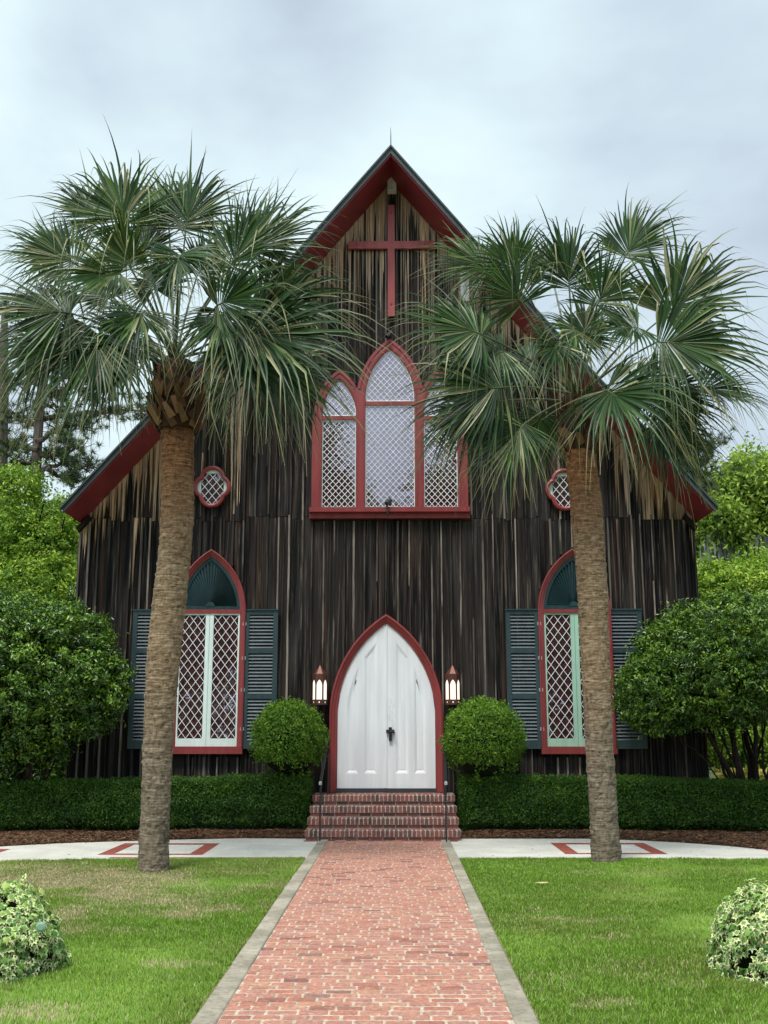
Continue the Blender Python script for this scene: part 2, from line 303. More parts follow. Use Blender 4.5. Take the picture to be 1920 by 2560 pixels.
class MB:
    def __init__(s): s.v = []; s.f = []; s.r = []; s.a = []; s.b = []; s.mi = []; s.cr = 0.; s.ca = 0.; s.cb = 0.; s.cm = 0
    def add(s, vs, fs, aux=None):
        n = len(s.v); s.v += [tuple(map(float, v)) for v in vs]; s.f += [tuple(i + n for i in f) for f in fs]
        s.r += [s.cr] * len(vs); s.a += (list(aux) if aux is not None else [s.ca] * len(vs)); s.b += [s.cb] * len(vs); s.mi += [s.cm] * len(fs)
    def box(s, x0, x1, y0, y1, z0, z1):
        s.add([(x0, y0, z0), (x1, y0, z0), (x1, y1, z0), (x0, y1, z0), (x0, y0, z1), (x1, y0, z1), (x1, y1, z1), (x0, y1, z1)],
              [(0, 3, 2, 1), (4, 5, 6, 7), (0, 1, 5, 4), (1, 2, 6, 5), (2, 3, 7, 6), (3, 0, 4, 7)])
    def hexa(s, b, t, aux=None):   # 4 bottom, 4 top corners
        s.add(list(b) + list(t), [(0, 3, 2, 1), (4, 5, 6, 7), (0, 1, 5, 4), (1, 2, 6, 5), (2, 3, 7, 6), (3, 0, 4, 7)], aux)
    def brickbox(s, x0, x1, y0, y1, z0, z1, c=.006):   # box with a chamfered top edge
        s.add([(x0, y0, z0), (x1, y0, z0), (x1, y1, z0), (x0, y1, z0), (x0, y0, z1 - c), (x1, y0, z1 - c), (x1, y1, z1 - c), (x0, y1, z1 - c),
               (x0 + c, y0 + c, z1), (x1 - c, y0 + c, z1), (x1 - c, y1 - c, z1), (x0 + c, y1 - c, z1)],
              [(0, 1, 5, 4), (1, 2, 6, 5), (2, 3, 7, 6), (3, 0, 4, 7), (4, 5, 9, 8), (5, 6, 10, 9), (6, 7, 11, 10), (7, 4, 8, 11), (8, 9, 10, 11)])
    def prism(s, poly, y0, y1, holes=()):
        """front face (with holes) at y0, sides back to y1; poly in (x,z)"""
        loops = [list(poly)] + [list(h) for h in holes]; flat = [p for l in loops for p in l]
        tris = tessellate_polygon([[Vector((p[0], p[1], 0)) for p in l] for l in loops])
        n = len(flat); s.add([(p[0], y0, p[1]) for p in flat] + [(p[0], y1, p[1]) for p in flat],
            [tuple(t) for t in tris] + [tuple(i + n for i in t) for t in tris] +
            [(o + i, o + (i + 1) % len(l), o + (i + 1) % len(l) + n, o + i + n) for o, l in zip(np.cumsum([0] + [len(l) for l in loops[:-1]]), loops) for i in range(len(l))])
    def strip(s, a, b, ya, yb):
        """skin between two equal-length open/closed paths of (x,z) at depths ya, yb"""
        n = len(a); s.add([(p[0], ya, p[1]) for p in a] + [(p[0], yb, p[1]) for p in b], [(i, i + 1, n + i + 1, n + i) for i in range(n - 1)])
    def moulding(s, paths, ys):
        for (a, b), (ya, yb) in zip(zip(paths, paths[1:]), zip(ys, ys[1:])): s.strip(a, b, ya, yb)
    def tube(s, pts, rad, n=8, cap=True, aux=None):
        pts = [Vector(p) for p in pts]; rad = rad if isinstance(rad, (list, tuple)) else [rad] * len(pts); vs = []; ax = []
        u = None
        for i, p in enumerate(pts):
            t = (pts[min(i + 1, len(pts) - 1)] - pts[max(i - 1, 0)]).normalized()
            if u is None: u = t.orthogonal().normalized()
            u = (u - t * u.dot(t)).normalized(); w_ = t.cross(u)
            for k in range(n):
                a = 2 * math.pi * k / n; vs.append(p + (u * math.cos(a) + w_ * math.sin(a)) * rad[i]); ax.append(aux[i] if aux else s.ca)
        fs = [(i * n + k, i * n + (k + 1) % n, (i + 1) * n + (k + 1) % n, (i + 1) * n + k) for i in range(len(pts) - 1) for k in range(n)]
        if cap: fs += [tuple(range(n - 1, -1, -1)), tuple((len(pts) - 1) * n + k for k in range(n))]
        s.add(vs, fs, ax)
    def build(s, name, mat, parent=None, smooth=False):
        me = bpy.data.meshes.new(name); me.from_pydata(s.v, [], s.f)
        for nm, a in (('rnd', s.r), ('aux', s.a), ('bat', s.b)):
            at = me.attributes.new(nm, 'FLOAT', 'POINT'); at.data.foreach_set('value', np.array(a, np.float32))
        if smooth: me.polygons.foreach_set('use_smooth', [True] * len(me.polygons))
        o = link(name, me, mat, parent)
        if isinstance(mat, (list, tuple)): me.polygons.foreach_set('material_index', s.mi)
        me.update(); return o
class Arch:
    """pointed arch: xc, half width w, foot z0, spring zs, rise r"""
    def __init__(s, xc, w_, z0, zs, r, R=None, c=None):
        s.xc, s.w, s.z0, s.zs, s.r = xc, w_, z0, zs, r
        s.R = R or (w_ * w_ + r * r) / (2 * w_)
    def grow(s, t, foot=0.0):
        k = s.R - s.w; return Arch(s.xc, s.w + t, s.z0 - foot, s.zs, math.sqrt(max((s.R + t) ** 2 - k * k, 1e-6)), R=s.R + t)
    def top(s, x):
        d = s.R - s.w + abs(x - s.xc); return s.zs + math.sqrt(max(s.R ** 2 - d * d, 0))
    def path(s, n=14, feet=True):
        k = s.R - s.w; amax = math.atan2(s.r, k)
        L = [(s.xc + k - s.R * math.cos(amax * i / n), s.zs + s.R * math.sin(amax * i / n)) for i in range(n + 1)]
        Rr = [(2 * s.xc - x, z) for x, z in L[:-1]][::-1]
        p = L + Rr
        return [(s.xc - s.w, s.z0)] + p + [(s.xc + s.w, s.z0)] if feet else p
    def inside(s, x, z): return abs(x - s.xc) < s.w and s.z0 < z < s.top(x)
def inset(poly, t):
    n = len(poly); out = []
    area = sum(poly[i][0] * poly[(i + 1) % n][1] - poly[(i + 1) % n][0] * poly[i][1] for i in range(n)); sg = 1 if area > 0 else -1
    for i in range(n):
        p0, p1, p2 = poly[i - 1], poly[i], poly[(i + 1) % n]
        e1 = Vector((p1[0] - p0[0], p1[1] - p0[1])).normalized(); e2 = Vector((p2[0] - p1[0], p2[1] - p1[1])).normalized()
        n1 = Vector((-e1.y, e1.x)) * sg; n2 = Vector((-e2.y, e2.x)) * sg; b = (n1 + n2)
        b = b.normalized(); k = t / max(b.dot(n1), .35); out.append((p1[0] + b.x * k, p1[1] + b.y * k))
    return out
def lattice(mb, x0, x1, z0, z1, inside, px, pz, hw, y, phase=(0, 0), th=.012):
    W, Hh = x1 - x0, z1 - z0; cx, cz = x0 + phase[0], z0 + phase[1]
    ln = math.hypot(px, pz)
    for sg in (1, -1):
        k0 = int(-(W / px + Hh / pz)) - 2
        for k in range(k0, -k0):
            # line through (cx + k*px, cz) with direction (px, sg*pz)
            dx, dz = px / ln, sg * pz / ln; ox, oz = cx + k * px, cz; run = None; t = -(W + Hh) * 1.6
            while t < (W + Hh) * 1.6:
                x, z = ox + dx * t, oz + dz * t; ins = x0 <= x <= x1 and z0 <= z <= z1 and inside(x, z)
                if ins and run is None: run = t
                if (not ins) and run is not None:
                    if t - run > .02:
                        a = (ox + dx * run, oz + dz * run); b = (ox + dx * (t - .01), oz + dz * (t - .01)); nx, nz = -dz * hw, dx * hw
                        yy = y + (0 if sg == 1 else .003)
                        mb.add([(a[0] - nx, yy, a[1] - nz), (b[0] - nx, yy, b[1] - nz), (b[0] + nx, yy, b[1] + nz), (a[0] + nx, yy, a[1] + nz),
                                (a[0] - nx, yy + th, a[1] - nz), (b[0] - nx, yy + th, b[1] - nz), (b[0] + nx, yy + th, b[1] + nz), (a[0] + nx, yy + th, a[1] + nz)],
                               [(0, 1, 2, 3), (0, 4, 5, 1), (2, 6, 7, 3)])
                    run = None
                t += .01
# ================================================================ CHURCH
CX = -.13
church = empty('church', (CX, D, 0))
setp(church, 'dark weathered board and batten wooden church with steep gable, red trim and pointed windows', 'church')
WL, WR = -5.94, 5.58
SOF = [(-5.93, 5.57), (-2.98, 8.98), (-.075, 12.55), (2.80, 8.98), (5.66, 5.57)]   # underside of the roof
OV = 1.0; YF = D - OV
def soffit_z(x):
    for (xa, za), (xb, zb) in zip(SOF, SOF[1:]):
        if xa <= x <= xb: return za + (zb - za) * (x - xa) / (xb - xa)
    return 5.57
def lift(pts, t):
    out = []
    for i, p in enumerate(pts):
        a = Vector(pts[max(i - 1, 0)]); b = Vector(pts[min(i + 1, len(pts) - 1)]); q = Vector(p)
        ns = []
        if i > 0: e = (q - a).normalized(); ns.append(Vector((-e.y, e.x)))
        if i < len(pts) - 1: e = (b - q).normalized(); ns.append(Vector((-e.y, e.x)))
        m_ = sum(ns, Vector((0, 0))).normalized(); k = t / m_.dot(ns[0]); out.append((p[0] + m_.x * k, p[1] + m_.y * k))
    return out
# --- openings (survey of the front)
def XZ(px, py): return U(px, py, D)
dz0 = XZ(960, 1971)[1]; zs_ = XZ(960, 1790)[1]; za_ = XZ(968, 1559)[1]
DOOR = Arch(-.175, .885, dz0, zs_, za_ - zs_)
LW = []
for cx_, tag_ in ((-3.42, 'L'), (3.27, 'R')):
    z_spring = XZ(960, 1522)[1]; z_apex = XZ(522, 1391)[1]
    LW.append(Arch(cx_, .565, XZ(960, 1866)[1], z_spring - .06, z_apex - z_spring + .06))
zb = XZ(960, 1272)[1]
c0, c1 = XZ(911.9, 1272)[0], XZ(1038.5, 1272)[0]; l0, l1 = XZ(803, 1272)[0], XZ(890.4, 1272)[0]; r0, r1 = XZ(1059.5, 1272)[0], XZ(1146, 1272)[0]
zc_s, zc_a = XZ(975, 997)[1], XZ(975.7, 875)[1]; zl_s, zl_a = XZ(847, 1040)[1], XZ(847, 951)[1]
TW = [Arch((l0 + l1) / 2, (l1 - l0) / 2, zb, zl_s, zl_a - zl_s), Arch((c0 + c1) / 2, (c1 - c0) / 2, zb, zc_s, zc_a - zc_s), Arch((r0 + r1) / 2, (r1 - r0) / 2, zb, zl_s, zl_a - zl_s)]
QF = [(XZ(532, 1219), 'L'), (XZ(1409, 1226), 'R')]
def qf_inside(x, z, c, g=0.0):
    rx = .155 + g
    return (math.hypot(x - c[0], z - c[1] - .165) < .20 + g or math.hypot(x - c[0], z - c[1] + .165) < .20 + g or
            math.hypot(x - c[0] - .125, z - c[1]) < .19 + g or math.hypot(x - c[0] + .125, z - c[1]) < .19 + g)
def in_opening(x, z):
    if DOOR.grow(.12).inside(x, z): return True
    for a in LW:
        if a.grow(.11).inside(x, z) or (abs(x - a.xc) < a.w + .1 and a.z0 - .16 < z <= a.z0): return True
    for a in TW:
        if a.grow(.15).inside(x, z): return True
    if TW[0].xc - TW[0].w - .18 < x < TW[2].xc + TW[2].w + .18 and zb - .2 < z < zl_s: return True
    for c, _ in QF:
        if qf_inside(x, z, c, .02): return True
    return False
# --- wall of vertical boards with battens
wl = MB(); x = WL; SEAM = XZ(960, 1297)[1]; edges = [WL]
while x < WR - .14:
    x += random.uniform(.17, .245); edges.append(min(x, WR))
edges[-1] = WR
def colseg(xa, xb, za, zb_, yf, top_slope):
    ta = soffit_z(xa) + .03 if top_slope else zb_; tb = soffit_z(xb) + .03 if top_slope else zb_
    h_a, h_b = soffit_z(xa), soffit_z(xb)
    wl.hexa([(xa, yf, za), (xb, yf, za), (xb, D + .06, za), (xa, D + .06, za)], [(xa, yf, ta), (xb, yf, tb), (xb, D + .06, tb), (xa, D + .06, ta)],
            aux=[h_a - za, h_b - za, h_b - za, h_a - za, h_a - ta, h_b - tb, h_b - tb, h_a - ta])
for xa, xb in zip(edges, edges[1:]):
    parts = [(.0, SEAM + random.uniform(-.05, .05))]; hi = min(soffit_z(xa), soffit_z(xb))
    seam2 = random.uniform(7.2, 9.6) if random.random() < .5 and hi > 10 else None
    parts.append((parts[0][1], seam2 if seam2 else None))
    if seam2: parts.append((seam2, None))
    mids = [xb] if xb >= -.075 or xa <= -.075 else [xb]
    for (za, zt) in parts:
        wl.cr = random.random(); wl.cb = 0; yf = D + random.uniform(.0, .012)
        if xa < -.075 < xb and zt is None:
            colseg(xa, -.075, za, 0, yf, True); colseg(-.075, xb, za, 0, yf, True)
        elif zt is None and any(xa < q < xb for q in (-2.98, 2.80)):
            q = -2.98 if xa < -2.98 < xb else 2.80
            colseg(xa, q, za, 0, yf, True); colseg(q, xb, za, 0, yf, True)
        else: colseg(xa, xb, za + .004, zt - .004 if zt else 0, yf, zt is None)
for xe in edges:
    xe = min(max(xe, WL + .025), WR - .025); hw = random.uniform(.011, .019); top = min(soffit_z(xe - hw), soffit_z(xe + hw)) + .01
    z = 0.02; brk = sorted([SEAM + random.uniform(-.03, .1)] + ([random.uniform(2, 4.5)] if random.random() < .35 else []) + ([random.uniform(6.5, 9)] if random.random() < .4 else []) + [top])
    run = None; zz = .02; jx = 0.
    for zt in brk:
        if zt > top: zt = top
        wl.cr = random.random(); wl.cb = random.choice((random.uniform(.0, .35), random.uniform(.1, .6), random.uniform(.6, 1.0))); z0_ = zz; jx = random.uniform(-.01, .01); lean = random.uniform(-.008, .008); yb = D - random.uniform(.018, .034)
        t = zz; run = None
        while t <= zt + .001:
            ok = not in_opening(xe, t)
            if ok and run is None: run = t
            if run is not None and ((not ok) or t + .04 > zt):
                e = t if ok else t - .04
                if ok: e = zt - .004
                if e - run > .05:
                    xl, xr = xe - hw + jx, xe + hw + jx; h_ = soffit_z(xe)
                    wl.hexa([(xl, yb, run), (xr, yb, run), (xr, D + .01, run), (xl, D + .01, run)], [(xl + lean, yb, e), (xr + lean, yb, e), (xr + lean, D + .01, e), (xl + lean, D + .01, e)],
                            aux=[h_ - run] * 4 + [h_ - e] * 4)
                run = None
                if ok: break
            t += .04
        zz = zt
        if zz >= top: break
# side and back walls
for (xs, s_) in ((WL, 1), (WR, -1)):
    y = D + .06
    while y < D + 17:
        wd = .22; wl.cr = random.random(); wl.cb = 0; wl.ca = random.uniform(1, 6)
        wl.box(min(xs, xs + .05 * s_), max(xs, xs + .05 * s_), y, y + wd - .004, 0, 5.57)
        wl.cb = .7; wl.box(min(xs - .03 * s_, xs), max(xs - .03 * s_, xs), y + wd - .02, y + wd + .02, 0, 5.5); y += wd
wl.cb = 0; wl.cr = .5; wl.ca = 5; wl.prism([(WL, 0), (WR, 0)] + [p for p in SOF[::-1]], D + 17.0, D + 17.1)
wall = wl.build('wall', 'wood', church)
# --- roof: slabs, dark edge, red soffit
TOP = lift(SOF, .065)
rf = MB()
ys = [YF - .02] + [D + 18]
for i in range(4):
    a, b = TOP[i], TOP[i + 1]; c, d_ = SOF[i], SOF[i + 1]
    a2, b2 = lift(TOP, .02)[i], lift(TOP, .02)[i + 1]
    rf.hexa([(c[0], YF, c[1]), (d_[0], YF, d_[1]), (d_[0], D + 18, d_[1]), (c[0], D + 18, c[1])], [(a2[0], YF, a2[1]), (b2[0], YF, b2[1]), (b2[0], D + 18, b2[1]), (a2[0], D + 18, a2[1])])
# standing seams on the sheet metal
for i in range(4):
    a, b = lift(TOP, .02)[i], lift(TOP, .02)[i + 1]; y = YF + .3
    nx, nz = -(b[1] - a[1]), b[0] - a[0]; l_ = math.hypot(nx, nz); nx, nz = nx / l_ * .03, nz / l_ * .03
    while y < D + 17.5:
        rf.hexa([(a[0], y, a[1]), (b[0], y, b[1]), (b[0], y + .025, b[1]), (a[0], y + .025, a[1])], [(a[0] + nx, y, a[1] + nz), (b[0] + nx, y, b[1] + nz), (b[0] + nx, y + .025, b[1] + nz), (a[0] + nx, y + .025, a[1] + nz)]); y += .45
roof = rf.build('roof', 'roof', church)
fe = MB(); lo = lift(SOF, -.012)
for i in range(4):      # dark edge board on the front
    a, b, c, d_ = lo[i], lo[i + 1], lift(TOP, .03)[i], lift(TOP, .03)[i + 1]
    fe.hexa([(a[0], YF - .035, a[1]), (b[0], YF - .035, b[1]), (b[0], YF - .003, b[1]), (a[0], YF - .003, a[1])], [(c[0], YF - .035, c[1]), (d_[0], YF - .035, d_[1]), (d_[0], YF - .003, d_[1]), (c[0], YF - .003, c[1])])
    m0 = lift(TOP, .0); e0, e1 = m0[i], m0[i + 1]
    fe.hexa([(e0[0], YF - .07, e0[1]), (e1[0], YF - .07, e1[1]), (e1[0], YF - .036, e1[1]), (e0[0], YF - .036, e0[1])], [(c[0], YF - .07, c[1]), (d_[0], YF - .07, d_[1]), (d_[0], YF - .036, d_[1]), (c[0], YF - .036, c[1])])
fe.build('fascia', 'roof_edge', roof)
so = MB()
for i in range(4):
    a, b = SOF[i], SOF[i + 1]; c, d_ = lift(SOF, -.035)[i], lift(SOF, -.035)[i + 1]
    so.hexa([(c[0], YF - .0, c[1]), (d_[0], YF, d_[1]), (d_[0], D + .002, d_[1]), (c[0], D + .002, c[1])], [(a[0], YF, a[1] - .003), (b[0], YF, b[1] - .003), (b[0], D + .002, b[1] - .003), (a[0], D + .002, a[1] - .003)])
so.build('soffit', 'red_dark', roof)
# little eave brackets where the soffit meets the corner
for sx, xq in ((1, WL), (-1, WR)):
    br = MB(); br.hexa([(xq + .02 * sx, D - .14, 5.36), (xq + .24 * sx, D - .14, 5.62), (xq + .24 * sx, D - .005, 5.62), (xq + .02 * sx, D - .005, 5.36)],
                       [(xq - .02 * sx, D - .14, 5.44), (xq + .2 * sx, D - .14, 5.70), (xq + .2 * sx, D - .005, 5.70), (xq - .02 * sx, D - .005, 5.44)])
    br.build('eave_bracket', 'bark', church)
lr = MB(); ax_, az_ = XZ(978, 366); lr.tube([(-.075, YF + .05, 12.6), (-.075, YF + .05, 12.95), (-.078, YF + .05, 13.12)], [.012, .008, .003], 6); lr.tube([(-.075, YF + .05, 12.66), (-.075, YF + .05, 12.74)], [.03, .02], 8)
lr.build('lightning_rod', 'iron', roof)
gb = MB(); gx0, gz0 = U(969, 482, D - .06); gx1, _ = U(991, 482, D - .06); gz1 = gz0 + .17; gm = (gx0 + gx1) / 2
gb.prism([(gx0, gz0), (gx1, gz0), (gx1, gz1 + .02), (gm, gz1 + .18), (gx0, gz1 + .02)], D - .20, D - .002); gb.build('gable_block', 'grey_wood', church)
pb = MB(); pb.box(*[U(1142, 0, D)[0] * 0 + 1.19, 1.36], D - .05, D - .012, 8.05, 9.35); 
# pale replacement board on the right of the gable
x_a, z_a = U(1152, 752, D - .05); x_b, z_b = U(1172, 660, D - .05)
pb = MB(); pb.box(x_a, x_b, D - .045, D - .012, z_a, z_b + .15); pb.build('patch_board', 'grey_wood', church)
# --- door
def ring_frame(mb, arch, widths, depths, feet_to=None, n=16):
    paths = []
    for t in widths:
        a = arch.grow(t)
        if feet_to is not None: a.z0 = feet_to
        paths.append(a.path(n))
    mb.moulding(paths, depths)
df = MB()
ring_frame(df, DOOR, [0, 0, .045, .05, .10, .105, .135, .14, .14], [D + .05, D - .075, D - .085, D - .10, D - .115, D - .135, D - .13, D - .11, D + .02], feet_to=.665)
dframe = df.build('door_frame', 'red', church)
th_ = MB(); th_.box(DOOR.xc - DOOR.w, DOOR.xc + DOOR.w, D - .09, D + .05, .655, dz0 - .004); th_.build('threshold', 'threshold', church)
bk = MB(); bk.prism(DOOR.grow(.02).path(16), D + .045, D + .055); bk.build('door_backing', 'threshold', dframe)
seam_x = DOOR.xc - .012; OFFS = DOOR.grow(-.16)
def arc_pts(a, x0, x1, n=8): return [(x0 + (x1 - x0) * i / n, a.top(x0 + (x1 - x0) * i / n)) for i in range(n + 1)]
for sgn in (-1, 1):
    lf = MB(); x0 = seam_x + .004 * sgn; xo = DOOR.xc + sgn * (DOOR.w - .006)
    A2 = DOOR.grow(-.004); outer = [(x0, dz0 + .004)] + [(xo, dz0 + .004)] + arc_pts(A2, xo, x0, 22)
    holes = []
    for (u0, u1) in ((.165, .40), (.50, .718)):
        ha, hb = DOOR.xc + sgn * u0, DOOR.xc + sgn * u1; zb_ = dz0 + .26
        top = arc_pts(OFFS, hb, ha, 8); holes.append([(ha, zb_), (hb, zb_)] + top)
    if sgn < 0: outer = outer[::-1]; holes = [h[::-1] for h in holes]
    lf.prism(outer, D - .05, D + .03, holes)
    for h in holes:
        i1 = inset(h, .018); i2 = inset(h, .055); i3 = inset(h, .07)
        c = lambda q: q + [q[0]]
        lf.moulding([c(h), c(i1), c(i2), c(i3)], [D - .05, D - .045, D - .030, D - .033]); lf.add([(p[0], D - .033, p[1]) for p in (i3 if sgn > 0 else i3[::-1])], [tuple(range(len(i3)))])
    leaf = lf.build('door', 'door', church)
    if sgn > 0:
        as_ = MB(); as_.box(seam_x - .018, seam_x + .024, D - .064, D - .051, dz0 + .01, DOOR.top(DOOR.xc) - .06); as_.build('astragal', 'door', leaf)
        hd = MB(); hx, hz = XZ(976, 1835); hd.box(hx - .028, hx + .028, D - .095, D - .0645, hz - .12, hz + .12); hd.box(hx - .075, hx - .0285, D - .095, D - .0645, hz + .02, hz + .075); hd.box(hx + .0285, hx + .075, D - .095, D - .0645, hz + .02, hz + .075)
        hd.tube([(hx, D - .09, hz + .045), (hx, D - .13, hz + .045), (hx + .03, D - .13, hz + .04), (hx + .085, D - .125, hz + .02)], [.02, .016, .013, .012], 8)
        hd.build('handle', 'iron', leaf)
# --- side lancet windows with fans, sashes, shutters
def shutter(x0, x1, z0, z1, side, lab):
    s = MB(); yf, yb = D - .085, D - .04; st = .085
    rails = [(z0, z0 + .14), (z0 + (z1 - z0) * .355, z0 + (z1 - z0) * .355 + .085), (z0 + (z1 - z0) * .685, z0 + (z1 - z0) * .685 + .085), (z1 - .075, z1)]
    s.box(x0, x0 + st, yf, yb, z0, z1); s.box(x1 - st, x1, yf, yb, z0, z1)
    for a, b in rails: s.box(x0 + st + .001, x1 - st - .001, yf + .003, yb, a, b)
    s.box(x0 - .01, x1 + .01, yf - .02, yb, z1 + .001, z1 + .022)
    o = s.build('shutter', 'teal', church)
    if lab: o['label'] = lab
    sl_ = MB()
    for (a, b), (c, d_) in zip(rails, rails[1:]):
        n = max(3, int((c - b) / .058)); p = (c - b) / n
        for i in range(n):
            z = b + p * (i + .5); x_, X_ = x0 + st - .004, x1 - st + .004
            sl_.hexa([(x_, yf + .006, z - .024), (X_, yf + .006, z - .024), (X_, yb - .004, z + .008), (x_, yb - .004, z + .008)],
                     [(x_, yf + .006, z - .016), (X_, yf + .006, z - .016), (X_, yb - .004, z + .018), (x_, yb - .004, z + .018)])
    sl_.build('slats', 'slat', o)
    hg = x0 if side > 0 else x1
    for fz in (.14, .42, .65, .9):
        z = z0 + (z1 - z0) * fz; h = MB(); h.box(hg - .035, hg + .035, yf - .012, yf - .001, z - .03, z + .03); h.tube([(hg, yf - .015, z - .035), (hg, yf - .015, z + .035)], .009, 6); h.build('hinge', 'steel', o)
for A, sash_m, side, lab in ((LW[0], 'mint_pale', -1, 'pale mint casement window under a dark green fan arch, left of the door'), (LW[1], 'mint', 1, 'mint green casement window under a dark green fan arch, right of the door')):
    fr = MB(); ring_frame(fr, A, [-.01, -.01, .03, .035, .075, .08, .10, .10], [D + .0, D - .06, D - .075, D - .09, D - .10, D - .12, D - .115, D - .0])
    ztr = XZ(960, 1529)[1]; fr.box(A.xc - A.w - .02, A.xc + A.w + .02, D - .07, D - .0, ztr - .035, ztr + .035)
    win = fr.build('lancet_window', 'red', church); win['label'] = lab
    s = MB(); s.box(A.xc - A.w - .11, A.xc + A.w + .11, D - .15, D - .0, A.z0 - .13, A.z0 - .03); s.box(A.xc - A.w - .09, A.xc + A.w + .09, D - .13, D, A.z0 - .0295, A.z0 + .0); s.build('sill', 'red', win)
    # fan louvre
    f = MB(); zf = ztr + .036; inner = A.grow(-.012); inner.z0 = zf
    op = inner.path(14); ip = inner.grow(-.055); ip.z0 = zf + .06; q = ip.path(14)
    f.moulding([op, op, q, q], [D - .0, D - .05, D - .045, D - .0]); f.box(A.xc - A.w + .012, A.xc + A.w - .012, D - .05, D - .002, zf, zf + .06)
    f.prism(inner.path(14), D - .012, D - .002)
    hx, hz = A.xc, zf + .06
    for i in range(37):
        a = math.pi * (i + .5) / 37; ca, sa = math.cos(a), math.sin(a); L = .1
        while ip.inside(hx + ca * L, hz + sa * L) or (L < .12): L += .01
        w0, w1 = .0022, .0022 + (L) * .024
        f.add([(hx + ca * .05 - sa * w0, D - .046, hz + sa * .05 + ca * w0), (hx + ca * .05 + sa * w0, D - .018, hz + sa * .05 - ca * w0), (hx + ca * L + sa * w1, D - .014, hz + sa * L - ca * w1), (hx + ca * L - sa * w1, D - .044, hz + sa * L + ca * w1)], [(0, 1, 2, 3)])
    f.prism([(hx + .085 * math.cos(math.pi * k / 10), hz + .085 * math.sin(math.pi * k / 10)) for k in range(11)], D - .06, D - .02)
    f.build('fan_louvre', 'fan', win)
    # casement sashes, panes, lattice
    z0, z1 = A.z0 + .0, ztr - .036; sx = A.xc; pw = A.w - .012
    pane = MB(); pane.box(A.xc - pw, A.xc + pw, D - .022, D - .012, z0, z1); pane.build('glass_pane', 'glass', win)
    for sg in (-1, 1):
        a, b = sorted((sx + .003 * sg, sx + sg * pw)); s = MB()
        stm = .07; sto = .028
        li, lo_ = (a + stm, b - sto) if sg > 0 else (a + sto, b - stm)
        s.box(a, li, D - .05, D - .023, z0, z1); s.box(lo_, b, D - .05, D - .023, z0, z1); s.box(li + .0005, lo_ - .0005, D - .048, D - .023, z0, z0 + .14); s.box(li + .0005, lo_ - .0005, D - .048, D - .023, z1 - .03, z1)
        so_ = s.build('sash', sash_m, win)
        l_ = MB(); gx0, gx1, gz0, gz1 = li, lo_, z0 + .14, z1 - .03
        nx = 3; px = (gx1 - gx0) / nx; nz = round((gz1 - gz0) / .196); pz = (gz1 - gz0) / nz
        lattice(l_, gx0, gx1, gz0, gz1, lambda x, z: True, px, pz, .0040, D - .040, (0, 0)); l_.build('lattice', 'white', win)
    z0s, z1s = XZ(960, 1869)[1] - .02, XZ(960, 1527)[1]
    if side < 0:
        shutter(U(333, 1600)[0], U(333, 1600)[0] + .66, z0s, z1s, -1, None); shutter(A.xc + A.w + .085, A.xc + A.w + .085 + .61, z0s, z1s, 1, None)
    else:
        xr = U(1604, 1600)[0]; shutter(A.xc - A.w - .085 - .61, A.xc - A.w - .085, z0s, z1s, -1, None); shutter(xr - .66, xr, z0s, z1s, 1, None)
# --- triple lancet window
fr = MB(); xl, xr = TW[0].xc - TW[0].w, TW[2].xc + TW[2].w; JW = .18
# outer silhouette: union of the grown arches
og = [TW[0].grow(JW * .82), TW[1].grow(JW * .86), TW[2].grow(JW * .82)]
def top_union(x): return max([a.top(x) for a in og if abs(x - a.xc) < a.w] + [0])
xs_ = np.linspace(xl - JW + .0, xr + JW - .0, 121); ml, mr = (TW[0].xc + TW[0].w + TW[1].xc - TW[1].w) / 2, (TW[1].xc + TW[1].w + TW[2].xc - TW[2].w) / 2
xs_ = sorted(set([float(q) for q in xs_] + [TW[0].xc, TW[1].xc, TW[2].xc]))
out = [(xl - JW, zb), (xr + JW, zb)]
def tu(x):
    if x < xl - JW * .82 + .004 or x > xr + JW * .82 - .004: return zl_s
    return max(top_union(x), zl_s)
out += [(q, tu(q)) for q in xs_[::-1]]
holes = [a.path(14) for a in TW]
fr.prism(out, D - .10, D - .0, [h[::-1] for h in holes])
for a in TW:
    p0 = a.path(14); p1 = a.grow(.03).path(14); fr.moulding([a.grow(-.012).path(14), p0, p1], [D - .06, D - .105, D - .112])
for a, zt in ((TW[0], XZ(847, 1047.5)[1]), (TW[1], XZ(975, 1011)[1]), (TW[2], XZ(1100, 1047.5)[1])): fr.box(a.xc - a.w, a.xc + a.w, D - .085, D - .0, zt - .037, zt + .037)
# raised outer moulding following the arches
for a in og:
    for t0, t1, ya, yb in ((-.055, -.0, D - .12, D - .12),):
        pa, pb_, = a.grow(t0).path(16, False), a.grow(t1).path(16, False)
        keep = [i for i in range(len(pa)) if tu(pb_[i][0]) - pb_[i][1] < .03 and pb_[i][1] >= zl_s - .001]
        runs = []; 
        for i in keep:
            if runs and i == runs[-1][-1] + 1: runs[-1].append(i)
            else: runs.append([i])
        for r in runs:
            if len(r) > 1:
                A_, B_ = [pa[i] for i in r], [pb_[i] for i in r]; fr.strip(A_, A_, D - .10, ya); fr.strip(A_, B_, ya, yb); fr.strip(B_, B_, yb, D - .0)
tw = fr.build('triple_window', 'red', church); tw['label'] = 'three tall lattice lancets in one red frame high over the door'
s = MB(); s.box(xl - JW - .03, xr + JW + .03, D - .19, D, zb - .09, zb - .002); s.box(xl - JW - .03, xr + JW + .03, D - .11, D, zb - .2, zb - .0905); s.build('sill', 'red', tw)
